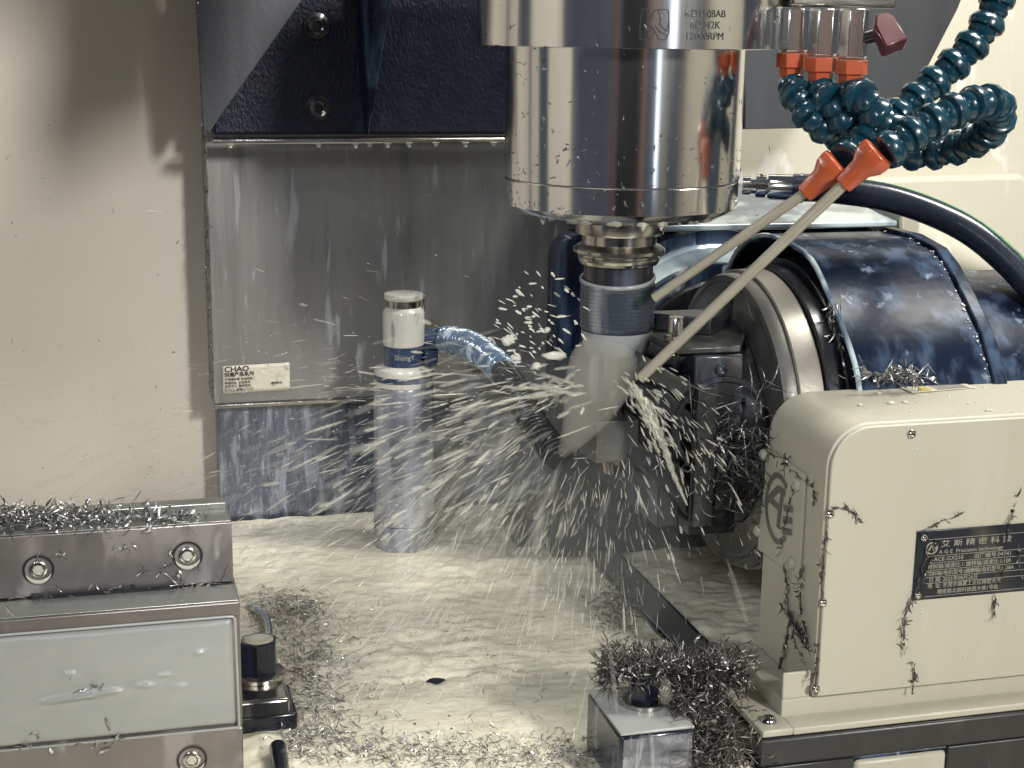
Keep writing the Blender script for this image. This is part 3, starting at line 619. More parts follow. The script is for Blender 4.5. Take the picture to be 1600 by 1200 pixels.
g = G(); g.box((.3690, .7870, -.045), (.4330, .88, -.0050)); g.build('riser', BASE, ru, bevel=.001)
g = G(); g.box((.4975, .7870, -.045), (.70, .88, -.0050)); g.build('riser', BASE, ru, bevel=.001)
g = G(); g.box((.4335, .7865, -.045), (.4970, .87, -.0075)); g.build('coolant_ledge', CREAM, ru, bevel=.003)
# side badge plate (left face)
def lf(px, py): p = at(px, py, x=bx0); return (p.y, p.z)
q = [lf(1203, 700), lf(1262, 742), lf(1253, 905), lf(1188, 858)]
g = G(); g.prism([(bx0-.0022, y, z) for y, z in q], (.0021, 0, 0)); bp = g.build('badge_plate', CREAM, ru, bevel=.0006)
for px, py in ((1199, 711), (1252, 757), (1190, 829), (1242, 880)):
    y, z = lf(px, py); screw(ru, (bx0-.0022, y, z), (-1, 0, 0), .0043, CREAM)
cy, cz = lf(1221, 794)
_k = [0]
def tob(u, v): _k[0] += 1; return (bx0-.0026-(_k[0]//4)*3e-6, cy-u, cz+v)
g = ribbon([[(u*.82, v) for u, v in arc(0, 0, .0215, R(52), R(318), 40)]], .0040, tob)
for P_ in ([(-.0155, .0005), (-.0010, .0130), (.0095, .0130)], [(.0055, .0130), (.0015, -.0125)], [(-.0120, .0025), (.0050, .0005)]):
    for a, b in zip(P_[:-1], P_[1:]): g.add(ribbon([[a, b]], .0046, tob).v, [(0, 1, 2, 3)])
for dz in (.0030, -.0045, -.0120): g.add(ribbon([[(.0085, dz), (.0215, dz+.0030)]], .0042, tob).v, [(0, 1, 2, 3)])
g.build('emblem', INKG, ru, smooth=0)
# nameplate
yn = byf-.0015
A_, B_, C_, D_ = [at(*p, y=yn) for p in ((1433, 829), (1610, 815), (1606, 911), (1424, 927))]
pw = .088; px0 = (A_.x+D_.x)/2; pz1 = .1355; pz0 = .0905
g = G(); g.box((px0, yn-.0012, pz0), (px0+pw, yn-.0001, pz1)); npl = g.build('nameplate', NPLATE, ru, bevel=.0006)
yt = yn-.0014
def ntx(b, u, v, s, sx=1.0): text(b, s, NTEXT, npl, frame_M((px0+u, yt, pz1-v), (1, 0, 0), (0, 0, 1)), sx=sx, ext=.0001)
ntx('艾 斯 精 密 科 技', .0165, .0095, .0047, 1.42); ntx('A G E  Precision technology', .0155, .0145, .0034, 1.15)
ntx('ACE-GX210', .0125, .0190, .0036, 1.1); ntx('出厂编号:04741', .0400, .0190, .0036, 1.1)
ntx('倾斜轴/减速比:1:36', .0085, .0237, .0036); ntx('旋转轴/减速比:1:100', .0350, .0237, .0036)
ntx('倾斜轴/电机型号:HG3A', .0085, .0283, .0034); ntx('旋转轴/电机型号:LO8A', .0350, .0283, .0034)
ntx('日 期: 2025年08月26日', .0100, .0325, .0035)
ntx('地  址: 东莞市塘厦工业区精密大道', .0095, .0364, .0034); ntx('精密路北侧科技园大楼1号楼', .0165, .0405, .0034)
g = G()
for v in (.0060, .0168, .0213, .0260, .0305, .0345, .0430): g.box((px0+.008, yt-.0001, pz1-v), (px0+pw-.006, yt+.0001, pz1-v+.00025))
g.build('rule_lines', NTEXT, npl)
g = ribbon([[(u, v) for u, v in arc(px0+.0105, pz1-.0115, .0036, 0, 2*PI, 20)], [(px0+.0085, pz1-.013), (px0+.0105, pz1-.009), (px0+.0118, pz1-.0132)], [(px0+.0105, pz1-.0115), (px0+.0135, pz1-.0115)]], .0009, lambda u, v: (u, yt-.0001, v)); g.build('emblem', NTEXT, npl, smooth=0)
for u, v in ((.0048, .0045), (.0840, .0045), (.0035, .0415), (.0815, .0395)): screw(npl, (px0+u, yn-.0012, pz1-v), (0, -1, 0), .0026)
# warning sticker on the cover's top
zs = ztop+.0008
t0, t1, t2, t3 = at(1395, 601, z=zs), at(1500, 597, z=zs), at(1525, 606, z=zs), at(1425, 614, z=zs)
g = G(); g.prism([t0, t1, t2, t3], (0, 0, .0004)); ws = g.build('warning_sticker', PAPER, ru)
g = G(); g.prism([t0+(t3-t0)*.02, t1+(t2-t1)*.02, t1+(t2-t1)*.30, t0+(t3-t0)*.30], (0, 0, .0006)); g.build('header_band', PURP, ws)
m_ = lambda u, v: (t0+(t1-t0)*u).lerp(t3+(t2-t3)*u, v)
g = G(); g.prism([m_(.16, .92), m_(.34, .92), m_(.25, .42)], (0, 0, .0007)); g.build('warning_triangle', YEL, ws)
g = G()
for v in (.42, .58, .74, .88): g.prism([m_(.42, v), m_(.9, v), m_(.9, v+.07), m_(.42, v+.07)], (0, 0, .0006))
g.build('print_lines', INKG, ws)

# ------------------------------------------------------------------ fixture on the faceplate
fx = thing('centring_vise', 'black centring vise with graduated scale bolted to the rotary face plate', 'vise')
g = G()
g.prism([(.3700, y, z) for y, z in ((.918, .100), (.918, .2235), (1.075, .2235), (1.075, .100))], (.0340, 0, 0))
g.lathe([(0, .070), (.0205, .0775)], (.4045, AY, AZ), (1, 0, 0), 64); g.build('body', DARK, fx, bevel=.0015)
g = G(); g.lathe([(0, .030), (.0012, .0310), (.0012, .0340), (0, .0345)], (.390, .9178, .175), (0, -1, 0), 48, cap=False); g.build('relief_ring', DARK, fx)
g = G(); g.box((.3705, .9115, .108), (.3840, .9175, .2035)); sc_ = g.build('scale_bar', FIXM, fx, bevel=.0006)
for k in range(16):
    z = .113+k*.0057; L_ = .0034 if k % 2 else .0022
    g = G(); g.box((.3712, .9111, z), (.3712+L_, .9116, z+.0007)); g.build('scale_mark', INK, sc_)
for t_, z in (('40', .1910), ('20', .1740), ('10', .1555), ('0', .1410), ('10', .1270)):
    text(t_, .0058, INK, sc_, frame_M((.3830, .9110, z-.003), (0, 0, 1), (-1, 0, 0)), name='numeral')
g = G(); g.prism([(.358, .922, .2240), (.403, .922, .2240), (.4235, .962, .2240), (.4235, 1.03, .2240), (.352, 1.03, .2240)], (0, 0, .0045)); g.build('top_plate', FIXM, fx, bevel=.001)
g = G(); g.prism([(.352, .99, .2290), (.395, .955, .2290), (.4235, .99, .2290)], (0, 0, .012)); g.build('vee_block', DARK, fx, bevel=.001)
for q in ((.388, .9165, .214), (.398, .9165, .150), (.398, .9165, .120)): screw(fx, q, (0, -1, 0), .0042, DARK)
g = G(); g.box((.3865, .9135, .118), (.4030, .9172, .142)); g.build('name_pad', FIXM, fx, bevel=.0006)
def stud(p, h):
    g = G(); pr = [(0, .0065)]
    n = int(h*.55/.0014)
    for k in range(n): pr += [(k*.0014+.0003, .0078), (k*.0014+.0009, .0070)]
    pr += [(h*.58, .0070), (h*.62, .0058), (h*.95, .0058), (h, .0050)]
    g.lathe(pr, p, (0, 0, 1), 28); g.build('threaded_stud', STEEL, fx)
stud((.366, .945, .219), .026); 
g = G(); g.lathe([(0, .010), (.012, .010), (.016, .0085)], (.347, .975, .222), (0, 0, 1), 8); g.build('clamp_nut', STEEL, fx)
def beam(name, a, b, w, h, m, upv=(0, 0, 1)):
    a, b = Vector(a), Vector(b); d = b-a; M = frame_M(a, d, Vector(upv).cross(d)) ; M = M
    g = G(); g.box((0, -w/2, -h/2), (d.length, w/2, h/2), M); return g.build(name, m, fx, bevel=.0012)
beam('upper_jaw', (.342, .945, .214), (.380, .945, .190), .050, .012, FIXM)
beam('upper_jaw', (.346, .940, .198), (.384, .940, .162), .044, .012, DARK)
beam('lower_jaw', (.346, .945, .150), (.384, .945, .108), .050, .014, DARK)
g = G(); g.box((.3500, .925, .105), (.3655, 1.06, .205)); g.build('jaw_slide', DARK, fx, bevel=.001)
g = G(); g.box((.3185, .965, .1405), (.3495, 1.02, .170)); wp = g.build('workpiece', DISC, bevel=.0008); tag(wp, 'grey steel workpiece block gripped under the cutter', 'workpiece')

# ------------------------------------------------------------------ coolant manifold and hoses
mf = thing('coolant_manifold', 'steel manifold block with three hex fittings right of the spindle', 'manifold')
c1, c2 = at(1212, 0, d=.985), at(1392, 12, d=.985)
g = G(); g.box((.430, .930, .4465), (.505, .965, .475)); g.build('block', STEEL, mf, bevel=.002)
fits = []
for px, pyb, d in ((1242, 82, .990), (1288, 88, .975), (1336, 92, .965)):
    pt = at(px, 14, d=d); pb = at(px, pyb, d=d); pb.x, pb.y = pt.x, pt.y
    g = G(); g.lathe([(0, .0085), (.001, .0095), (pt.z-pb.z, .0095)], pb, (0, 0, 1), 6); g.build('hex_fitting', CHROME, mf, bevel=.0006)
    fits.append(pb)
vl = thing('valve_handle', 'dark red vinyl lever handle beside the manifold', 'handle')
h0 = at(1374, 26, d=.96); h1 = at(1398, 78, d=.95)
M = frame_M(h0, (h1-h0), rt)
L_ = (h1-h0).length
g = G(); g.add([M @ Vector(p) for p in [(0, -.003, -.004), (0, .004, -.004), (0, .004, .004), (0, -.003, .004), (L_*.35, -.0075, -.005), (L_*.2, .007, -.005), (L_*.2, .007, .005), (L_*.35, -.0075, .005), (L_, -.0075, -.006), (L_*.92, .0085, -.006), (L_*.92, .0085, .006), (L_, -.0075, .006)]],
      [(0, 3, 2, 1), (0, 1, 5, 4), (1, 2, 6, 5), (2, 3, 7, 6), (3, 0, 4, 7), (4, 5, 9, 8), (5, 6, 10, 9), (6, 7, 11, 10), (7, 4, 8, 11), (8, 9, 10, 11)]); g.build('grip', REDP, vl, bevel=.0012)
g = G(); g.cyl(at(1352, 60, d=.965), at(1378, 52, d=.958), .0042, 16); g.build('stem', DARK, vl)
SEGL, SR = .0165, .0112
def seg_mesh():
    g = G(); r = SR
    g.lathe([(-.0030, r*.50), (-.0005, r*.74), (.0025, r*.86), (.0050, r*.80), (.0062, r*.70)], (0, 0, 0), (0, 0, 1), 24)
    g.lathe([(.0050, r*.62), (.0062, r*.74), (.0085, r*.92), (.0112, r*1.06), (.0120, r*1.09), (.0158, r*1.02), (.0163, r*.94), (.0165, r*.6)], (0, 0, 0), (0, 0, 1), 12)
    g2 = g
    return g2.mesh('segment', HOSE, 35)
SEG = seg_mesh()
def hose(label, pts, end=None, start=None, rev=False):
    """pts from root to tip"""
    t = thing('coolant_hose', label, 'hose', 'blue segmented coolant hoses')
    L_ = sum((Vector(b)-Vector(a)).length for a, b in zip(pts[:-1], pts[1:]))
    n = max(3, int(L_*1.04/SEGL)); C_ = crom(pts, n+1)
    for k in range(n):
        d = C_[k+1]-C_[k]; q = (d if not rev else -d).to_track_quat('Z', 'Y')
        M = Matrix.Translation(C_[k] if not rev else C_[k+1]) @ (q.to_matrix().to_4x4() @ Matrix.Rotation(random.uniform(0, .7), 4, 'Z'))
        part('segment', SEG, t, M)
    return t, C_
def orange_nut(t, p):
    g = G(); g.lathe([(-.0105, .0070), (-.0100, .0078), (-.0045, .0082), (-.0045, .0098), (-.0040, .0104), (.0045, .0104), (.0050, .0098), (.0050, .0090)], p, (0, 0, 1), 6); g.build('orange_fitting', ORANGE, t, bevel=.0005)
def pts(l): return [at(px, py, d=d) for px, py, d in l]
h1_, _ = hose('blue segmented hose under the leftmost orange fitting, curling to the far loop', [fits[0]-Vector((0, 0, .020))]+pts([(1250, 158, .988), (1272, 188, .985), (1312, 210, 1.0), (1360, 228, 1.03), (1420, 240, 1.05), (1470, 238, 1.04), (1520, 222, 1.02), (1556, 196, .995), (1560, 165, .975), (1530, 160, .955), (1480, 178, .945), (1430, 206, .94), (1384, 236, .94)]))
orange_nut(h1_, fits[0]-Vector((0, 0, .0055)))
h2_, _ = hose('blue segmented hose under the middle orange fitting', [fits[1]-Vector((0, 0, .020))]+pts([(1298, 158, .975), (1316, 186, .98), (1345, 212, .99), (1380, 226, 1.0)])); orange_nut(h2_, fits[1]-Vector((0, 0, .0055)))
h3_, _ = hose('blue segmented hose under the rightmost orange fitting', [fits[2]-Vector((0, 0, .020))]+pts([(1345, 150, .963), (1364, 176, .965), (1392, 202, .975), (1430, 220, .985)])); orange_nut(h3_, fits[2]-Vector((0, 0, .0055)))
h4_, _ = hose('blue segmented hose running up to the top right corner', pts([(1566, -30, .985), (1552, 18, .985), (1532, 55, .985), (1500, 92, .985), (1456, 132, .985), (1416, 170, .98), (1378, 200, .975), (1340, 232, .965), (1318, 250, .96)]))
def nozzle(t, a, b, tip, r=.0042):
    a, b, tip = Vector(a), Vector(b), Vector(tip); d = b-a; L_ = d.length
    g = G(); g.lathe([(0, .0088), (.001, .0120), (.004, .0125), (L_*.30, .0118), (L_*.50, .0078), (L_*.97, .0064), (L_, .0052)], a, d, 8); g.build('orange_nozzle', ORANGE, t, bevel=.0006)
    g = G(); g.cyl(b-d*.1, tip, r, 18, r*.95); g.build('nozzle_tube', TUBE, t)
nozzle(h1_, at(1374, 236, d=.940), at(1316, 290, d=.950), at(1000, 592, d=1.002), .0038)
nozzle(h4_, at(1312, 254, d=.958), at(1256, 304, d=.968), at(1022, 466, d=1.012), .0034)
# braided rubber hose at the back
rh = thing('rubber_hose', 'thick black rubber hose with green print arching to the right edge', 'hose')
hp = crom([at(1238, 293, d=1.17), at(1300, 296, d=1.165), at(1400, 312, d=1.155), at(1500, 352, d=1.14), at(1570, 405, d=1.13), at(1640, 480, d=1.12)], 70)
g = G(); g.tube(hp, .0105, 24); g.build('hose_wall', RUBBER, rh)
g = G(); vv = []
for k in range(6, 70):
    t = (hp[min(k+1, 69)]-hp[k-1]).normalized(); n = (up*.92-fw*.38); n = (n-t*n.dot(t)).normalized(); s = t.cross(n)
    w = .0012 if (k*7) % 5 else .0006
    vv += [hp[k]+n*.01062+s*w, hp[k]+n*.01062-s*w]
g.add(vv, [(2*i, 2*i+1, 2*i+3, 2*i+2) for i in range(len(vv)//2-1)]); g.build('printed_stripe', GREEN, rh)
a_, b_ = at(1160, 290, d=1.175), at(1248, 294, d=1.17); dd = (b_-a_)
g = G(); g.lathe([(0, .0070), (.006, .0072), (.006, .0060), (.010, .0060), (.010, .0088), (.0175, .0088), (.0175, .0065), (.019, .0065), (.019, .0092), (.021, .0098), (.042, .0100), (.043, .0112), (.046, .0112)], a_, dd, 24); g.build('crimp_fitting', CHROME, rh)

# ------------------------------------------------------------------ chips on the table
def s_tab(i):
    while True:
        r = random.random()
        if r < .42:
            t = random.random(); px, py = 470+random.gauss(0, 40)+25*t, 960+190*t+random.gauss(0, 20)
        elif r < .80:
            px, py = random.uniform(440, 930), 1178+abs(random.gauss(0, 16))*random.choice([1, -1]); py -= max(0, (620-px)/9)
        elif r < .95:
            px, py = 440+random.gauss(0, 35), 950+random.gauss(0, 14)
        else:
            px, py = random.uniform(430, 900), random.uniform(930, 1170)
        if px > 385 and py < 1240: break
    p = at(px, py, z=.002); return (p.x, p.y, .001+random.random()*.004), (random.gauss(0, .25), random.gauss(0, .25), 1)
chip_cloud('metal_chips', 3200, s_tab, CHIP, .004, .010, .00019, 1.4, label='fine steel chips strewn on the coolant beside the vise', up_bias=.3)
def s_heap(i):
    while True:
        r = random.random()
        if r < .62:
            px, py = random.uniform(938, 1168), 1044+random.gauss(0, 16); h = .046+.016*math.exp(-((py-1044)/25)**2)
        else:
            t = random.random(); px, py = 1075+random.gauss(0, 30)+50*t, 1070+125*t+random.gauss(0, 10); h = .044*(1-t)+.008
        if not (970 < px < 1042 and py > 1066): break
    p = at(px, py, z=h); return p, (random.gauss(0, .6), -.5+random.gauss(0, .6), .8), 1.0
chip_cloud('metal_chips', 4600, s_heap, CHIPB, .005, .015, .00027, 1.1, label='big dark heap of steel chips over the front clamp', up_bias=.35)
def s_heap2(i): p, n, e = s_heap(i); return p+Vector((0, -.003, .003)), n, e
chip_cloud('metal_chips', 300, s_heap2, CHIP, .005, .011, .00034, 1.0, label='brighter steel chips on top of the big heap by the rotary unit', up_bias=.6)
def s_bar(i): p = at(965+random.gauss(0, 16), 955+random.gauss(0, 22), z=.006); return p+Vector((0, 0, random.random()*.008)), (0, 0, 1)
chip_cloud('metal_chips', 170, s_bar, CHIPD, .006, .016, .0004, 1.2, label='small tuft of dark chips on the flat bar', up_bias=.6)
def s_guard(i):
    if random.random() < .45:
        a = random.uniform(0, 1); p = at(1300+random.gauss(0, 7), 470+130*a, x=.468); return p, (-1, -.5, 0), 1, (0, 0, -1.2)
    p = at(random.gauss(1400, 28), 592-abs(random.gauss(0, 6)), y=.868); return p, (0, -.5, .8)
chip_cloud('metal_chips', 230, s_guard, CHIP, .005, .014, .0004, 1.0, label='steel chips caught between the blue guard and the cream cover', up_bias=.7)
def s_fix(i):
    r = random.random()
    if r < .6: p = at(random.gauss(1130, 34), random.gauss(715, 42), y=.909)
    else: p = at(random.gauss(1185, 10), random.gauss(730, 60), y=.885)
    return p, (-.5, -1, .2)
chip_cloud('metal_chips', 420, s_fix, CHIPD, .008, .032, .00022, 2.2, label='long curled chips tangled round the centring vise', up_bias=.4, seg=7)
def strand_chips(name, label, paths, m=CHIPD):
    smp = []
    for P_, y, x in paths:
        C_ = crom([at(px, py, y=y) if y else at(px, py, x=x) for px, py in P_], 60); n = Vector((0, -1, 0)) if y else Vector((-1, 0, 0))
        L_ = sum((b-a).length for a, b in zip(C_[:-1], C_[1:]))
        for k in range(max(5, int(L_/.0011))):
            i = random.randrange(0, 58); t = (C_[i+1]-C_[i]).normalized()*random.choice([1, 1, -1]); smp.append((C_[i]+n*random.uniform(.0002, .0016)+Vector((random.gauss(0, .0006),)*2+(0,)), n, 1.0, t*1.6))
    return chip_cloud(name, len(smp), lambda i: smp[i], m, .003, .0085, .00030, 1.0, label=label, up_bias=.12)
yp = byf-.002; xl = bx0-.001
strand_chips('metal_chips', 'black chip strands hanging on the cream cover and nameplate', [
    ([(1452, 822), (1475, 812), (1498, 805)], yp, 0), ([(1448, 850), (1440, 890), (1424, 935), (1412, 970), (1410, 1028)], yp, 0), ([(1460, 840), (1452, 880), (1436, 912)], yp, 0),
    ([(1592, 770), (1578, 810), (1570, 850)], yp, 0), ([(1566, 890), (1556, 920), (1551, 957)], yp, 0), ([(1428, 1040), (1427, 1062), (1424, 1084)], yp, 0), ([(1590, 850), (1592, 890), (1598, 905)], yp, 0),
    ([(1300, 794), (1318, 792), (1334, 802), (1344, 814)], yp, 0), ([(1284, 862), (1282, 900), (1284, 926)], yp, 0), ([(1272, 1005), (1276, 1030), (1270, 1060)], yp, 0), ([(1288, 820), (1290, 840), (1286, 852)], yp, 0)])
strand_chips('metal_chips', 'black chip strands hanging on the shaded side of the cream cover', [
    ([(1200, 702), (1228, 722), (1252, 745), (1270, 760), (1274, 790)], 0, xl), ([(1230, 722), (1222, 760)], 0, xl), ([(1245, 760), (1236, 790), (1228, 830), (1222, 868)], 0, xl), ([(1256, 880), (1252, 920), (1254, 960), (1262, 1010)], 0, xl),
    ([(1226, 878), (1230, 910), (1232, 940)], 0, xl), ([(1220, 942), (1236, 960), (1252, 985), (1268, 1018)], 0, xl), ([(1240, 965), (1244, 1000), (1256, 1030)], 0, xl), ([(1236, 970), (1226, 1020), (1216, 1055)], 0, xl), ([(1228, 955), (1244, 975), (1262, 1005)], 0, xl), ([(1232, 950), (1250, 990), (1266, 1022)], 0, xl)])

# ------------------------------------------------------------------ coolant spray
def droplet(g_v, g_f, p, d, L_, w):
    d = d.normalized(); u = d.orthogonal().normalized(); b = d.cross(u); o0 = len(g_v)
    g_v.append(p-d*L_*.5)
    for t, r in ((-.25, .75), (.15, 1.0), (.38, .7)):
        for i in range(5): a = 2*PI*i/5; g_v.append(p+d*L_*t+(u*math.cos(a)+b*math.sin(a))*w*r)
    g_v.append(p+d*L_*.5)
    for i in range(5):
        j = (i+1) % 5; g_f.append((o0, o0+1+j, o0+1+i))
        for k in range(2): g_f.append((o0+1+k*5+i, o0+1+k*5+j, o0+6+k*5+j, o0+6+k*5+i))
        g_f.append((o0+11+i, o0+11+j, o0+16))
def spray(name, n, O, vgen, tmax, lmin, lmax, wmin, wmax, m, label, tpow=1.0, clear=0.0, jit=.012):
    V_, F_ = [], []
    k = 0
    while k < n:
        v = vgen(); t = tmax*random.random()**tpow + .004
        p = Vector(O) + Vector((random.gauss(0, jit), random.gauss(0, jit), random.gauss(0, jit))) + v*t + Vector((0, 0, -4.9))*t*t; vel = v+Vector((0, 0, -9.8))*t+Vector((random.gauss(0, .10), random.gauss(0, .10), random.gauss(0, .10)))*v.length
        if (p-Vector(O)).length < clear*random.uniform(.6, 1.3): continue
        if (p.x < .13 and p.y < .97) or p.z < .004 or p.y > 1.305 or p.y < .55 or (p.x > .40): 
            continue
        q = random.random()**2.2; droplet(V_, F_, p, vel, lmin+(lmax-lmin)*q, wmin+(wmax-wmin)*random.random()**2.5); k += 1
    me = bpy.data.meshes.new(name); me.from_pydata([tuple(v) for v in V_], [], F_); me.update()
    for p in me.polygons: p.use_smooth = True
    me.materials.append(m); o = bpy.data.objects.new(name, me); S.collection.objects.link(o); tag(o, label, 'spray', kind='stuff'); return o
O1 = at(930, 620, d=1.02)
def v_left():
    a = random.gauss(R(8), R(24)); e = random.gauss(R(-16), R(17)); s = random.uniform(1.6, 3.4)
    return Vector((-math.cos(a)*math.cos(e), math.sin(a)*math.cos(e)+.12, math.sin(e)))*s
spray('coolant_spray', 150, O1, v_left, .13, .008, .030, .0007, .0019, SPRAY, 'larger coolant drops flung left from the cutter past the pillar', .8, .085)
spray('coolant_spray', 1300, O1, v_left, .14, .002, .016, .00012, .00045, SPRAYF, 'fine coolant droplets flung left from the cutter', .75, .06, .02)
def v_low():
    a = random.uniform(0, 2*PI); e = R(random.uniform(-88, -30)); s = random.uniform(1.0, 2.2)
    return Vector((math.cos(a)*math.cos(e)-.25, math.sin(a)*math.cos(e), math.sin(e)))*s
spray('coolant_spray', 90, at(945, 650, d=1.02), v_low, .12, .010, .034, .0004, .0012, SPRAY, 'coolant drops raining below the cutter onto the table', .6, .07)
spray('coolant_spray', 700, at(945, 650, d=1.02), v_low, .12, .004, .020, .00012, .0004, SPRAYF, 'fine coolant drizzle falling below the cutter', .6, .05, .02)
def v_mist():
    a = random.gauss(R(12), R(34)); e = min(R(6), random.gauss(R(-30), R(20))); s = random.uniform(1.5, 3.6)
    return Vector((-math.cos(a)*math.cos(e), math.sin(a)*math.cos(e)+.15, math.sin(e)))*s
spray('coolant_spray', 620, O1, v_mist, .13, .018, .060, .0010, .0038, SPRAY2, 'faint wide streaks of coolant mist around the pillar', .7, .07, .02)
def v_jet():
    a = random.gauss(R(2), R(7)); e = random.gauss(R(-4), R(7)); s = random.uniform(1.6, 3.0)
    return Vector((-math.cos(a)*math.cos(e), math.sin(a)*math.cos(e), math.sin(e)))*s
spray('coolant_spray', 60, at(925, 606, d=1.015), v_jet, .075, .010, .032, .0006, .0018, SPRAY, 'dense yellowish jet of coolant shooting left from the cutter', 1.0)
def v_right():
    a = random.uniform(R(150), R(260)); e = R(random.uniform(-60, -8)); s = random.uniform(.5, 1.5)
    return Vector((-math.cos(a)*math.cos(e), math.sin(a)*math.cos(e)-.2, math.sin(e)))*s
spray('coolant_spray', 170, at(985, 600, d=.985), v_right, .07, .005, .014, .0004, .0010, SPRAY, 'coolant splashes on the jaws right of the cutter', .8)
# short fat drops left of the tool
V_, F_ = [], []
for k in range(95):
    p = at(random.gauss(835, 40), random.gauss(505, 38), d=random.uniform(1.0, 1.1)); droplet(V_, F_, p, Vector((-1, .1, random.uniform(-.2, 1.4))), random.uniform(.002, .008), random.uniform(.0003, .0011))
me = bpy.data.meshes.new('coolant_spray'); me.from_pydata([tuple(v) for v in V_], [], F_); me.materials.append(DROP); o = bpy.data.objects.new('coolant_spray', me); S.collection.objects.link(o)
tag(o, 'bright scattered droplets left of the tool holder', 'spray', kind='stuff')
V2 = G()
for px, py, w, h in ((793, 532, .0045, .0034), (806, 559, .0040, .0026), (868, 556, .0082, .0030), (838, 571, .003, .002), (855, 515, .0022, .0016)):
    p = at(px, py, d=1.04); g = G(); rows = []
    for j in range(9):
        ph_ = PI*j/8
        for i in range(14):
            a = 2*PI*i/14; d = Vector((math.sin(ph_)*math.cos(a), math.sin(ph_)*math.sin(a), math.cos(ph_)))
            k = 1+.45*mnoise.noise(d*1.7+Vector((px, py, 0)))
            rows.append(p+rt*(d.x*w*k)+fw*(d.y*h*k)+up*(d.z*h*k))
    V2.add(rows, [(j*14+i, j*14+(i+1) % 14, (j+1)*14+(i+1) % 14, (j+1)*14+i) for j in range(8) for i in range(14)])
o = V2.build('coolant_blobs', DROP, smooth=180); tag(o, 'fat white blobs of coolant flying left of the cutter', 'spray', kind='stuff')
# streaming ligament to the lower right
C_ = crom([at(985, 598, d=.995), at(1012, 640, d=.985), at(1035, 690, d=.98), at(1052, 740, d=.978), at(1074, 790, d=.975)], 40)
g = G(); g.tube(C_, [.0006+.0024*math.sin(PI*(k/39)**.6)*(1+.35*math.sin(k*1.9)) for k in range(40)], 10)
o = g.build('coolant_stream', SPRAY, smooth=180); tag(o, 'twisting stream of coolant running down in front of the centring vise', 'spray', kind='stuff')
# mist cone round the cutter
C_ = crom([at(955, 545, d=1.03), at(944, 572, d=1.026), at(932, 605, d=1.022), at(917, 642, d=1.018), at(899, 678, d=1.014), at(876, 712, d=1.01)], 26)
g = G(); g.tube(C_, [float(np.interp(k/25, [0, .15, .35, .6, .8, 1], [.0190, .0240, .0222, .0160, .0095, .003])) for k in range(26)], 28)
o = g.build('coolant_mist', MIST, smooth=180); tag(o, 'dense milky mist of coolant wrapped round the spinning cutter', 'mist', kind='stuff')

# thin spray haze filling the air below and left of the cutter
rows = []; nr, ns = 22, 30
for j in range(nr+1):
    ph_ = PI*j/nr
    for i in range(ns):
        a = 2*PI*i/ns; d = Vector((math.sin(ph_)*math.cos(a), math.sin(ph_)*math.sin(a), math.cos(ph_)))
        k = 1+.28*mnoise.noise(d*1.8+Vector((3, 1, 2)))
        rows.append((.315+d.x*.110*k, 1.03+d.y*.15*k, max(.009, .090+d.z*.110*k)))
g = G(); g.add(rows, [(j*ns+i, j*ns+(i+1) % ns, (j+1)*ns+(i+1) % ns, (j+1)*ns+i) for j in range(nr) for i in range(ns)])
o = g.build('spray_haze', HAZE, smooth=180); tag(o, 'thin grey coolant mist hanging over the table below the cutter', 'mist', kind='stuff')

# beads of coolant on the cream cover and along the guard rim
def beads(name, parent, n, smp, rmin, rmax):
    g = G()
    for i in range(n):
        p, nrm = smp(i); r = rmin+(rmax-rmin)*random.random()**2.5; g.lathe([(-.0002, r), (r*.25, r*.9), (r*.45, r*.55), (r*.5, r*.1)], p, nrm, 8)
    o = g.build(name, DROP, parent, smooth=180); o['kind'] = 'stuff'
beads('coolant_beads', ru, 60, lambda i: ((random.uniform(.44, .68), random.uniform(.803, .872), ztop+.0007), (0, 0, 1)), .0005, .0026)
beads('coolant_beads', ru, 46, lambda i: ((random.uniform(.415, .60), byf-.0016, random.choice([random.uniform(.035, .20), random.uniform(.05, .09)])), (0, -1, 0)), .0003, .0010)
AR = crom([(.5655, y, z) for y, z in archf(-.0002)[3:11]], 200)
def s_rim(i):
    q = AR[int(200*random.random()**1.3) % 200]; d = (q-Vector((.5655, AY, .13))).normalized(); return (q.x-abs(random.gauss(0, .003)), q.y, q.z), (0, d.y, d.z)
beads('coolant_beads', ru, 60, s_rim, .0003, .0012)
beads('coolant_beads', cv, 90, lambda i: ((random.uniform(.09, .30), yc-.0002, random.choice([random.uniform(.12, .18), random.uniform(.12, .33)])), (0, -1, 0)), .0003, .0009)
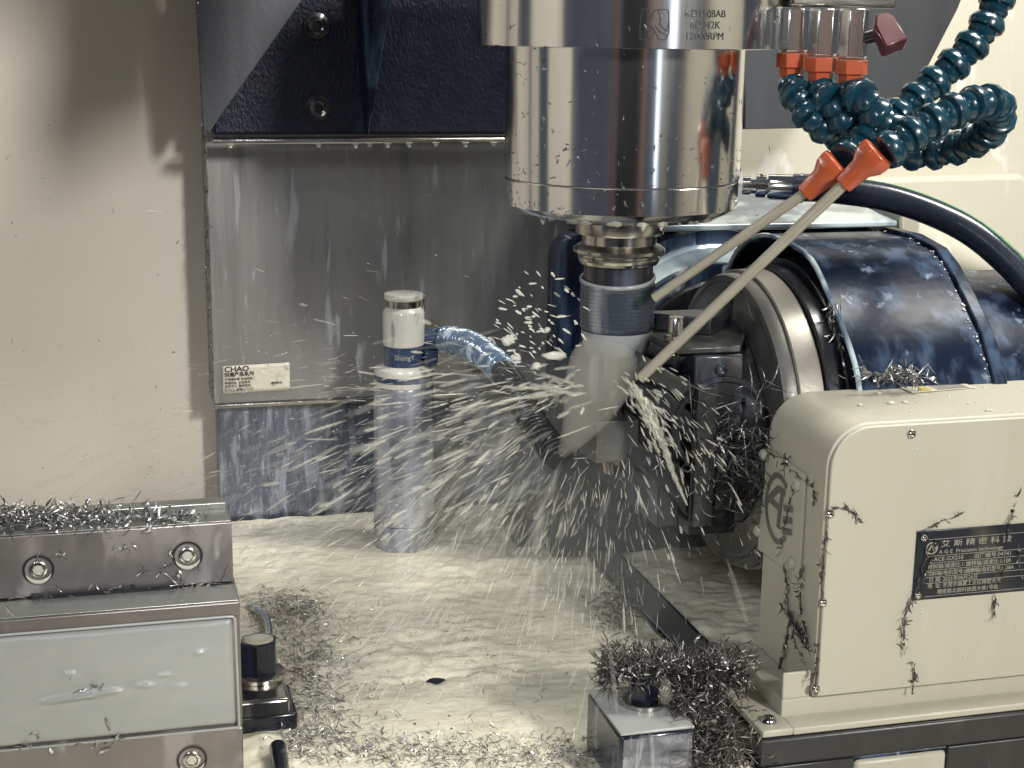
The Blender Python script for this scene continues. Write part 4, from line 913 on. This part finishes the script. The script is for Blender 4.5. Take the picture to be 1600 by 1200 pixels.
beads('coolant_beads', cv, 140, lambda i: ((random.uniform(.092, .34), yc+.0138, random.uniform(.005, .104)), (0, -1, 0)), .0003, .0011)
beads('coolant_beads', ps, 40, lambda i: (lambda a: ((PX+.0257*math.sin(a), PY-.0257*math.cos(a), random.uniform(.03, .135)), (math.sin(a), -math.cos(a), 0)))(R(random.uniform(-80, 60))), .0004, .0013)
def s_edge(i): z = random.uniform(.11, .46); return (.0838+random.gauss(0, .0008) if z < .34 else .0795, (yc if z < .34 else 1.265)+random.gauss(0, .001), z), (-1, -.6, 0), 1, (0, 0, 1.0)
chip_cloud('edge_chips', 150, s_edge, CHIPD, .002, .006, .00030, 1.0, cv, up_bias=.3)

# ragged splashes torn off the cutter
g = G()
for k in range(16):
    if k < 9: P0, P1 = (905+random.gauss(0, 10), 600+random.gauss(0, 16)), (800+random.gauss(0, 45), 606+random.gauss(0, 26)); d0, d1 = 1.005, 1.03
    else: P0, P1 = (985+random.gauss(0, 8), 604+random.gauss(0, 8)), (1040+random.gauss(0, 18), 662+random.gauss(0, 26)); d0, d1 = .985, .965
    n_ = 22; c_ = []
    for i in range(n_):
        t = i/(n_-1); p = at(P0[0]+(P1[0]-P0[0])*t, P0[1]+(P1[1]-P0[1])*t+14*t*t, d=d0+(d1-d0)*t)
        c_.append(p+Vector([.003*mnoise.noise(Vector((k*7, i*.35, q))) for q in (1, 2, 3)]))
    g.tube(c_, [max(.0002, (.0026 if k < 9 else .0018)*math.sin(PI*min(1, .05+i/(n_-1)))**.7*(.55+.9*mnoise.noise(Vector((k*3, i*.6, 9))))) for i in range(n_)], 8)
o = g.build('coolant_splash', SPRAY, smooth=180); tag(o, 'ragged pale tongues of coolant thrown sideways off the cutter', 'splash', kind='stuff')

def s_wall(i): p = at(random.uniform(5, 285), random.uniform(120, 760), y=1.3615); return p, (0, -1, 0)
chip_cloud('metal_chips', 12, s_wall, CHIPD, .002, .008, .00018, 1.0, label='a few tiny chips stuck to the left wall', up_bias=.05)
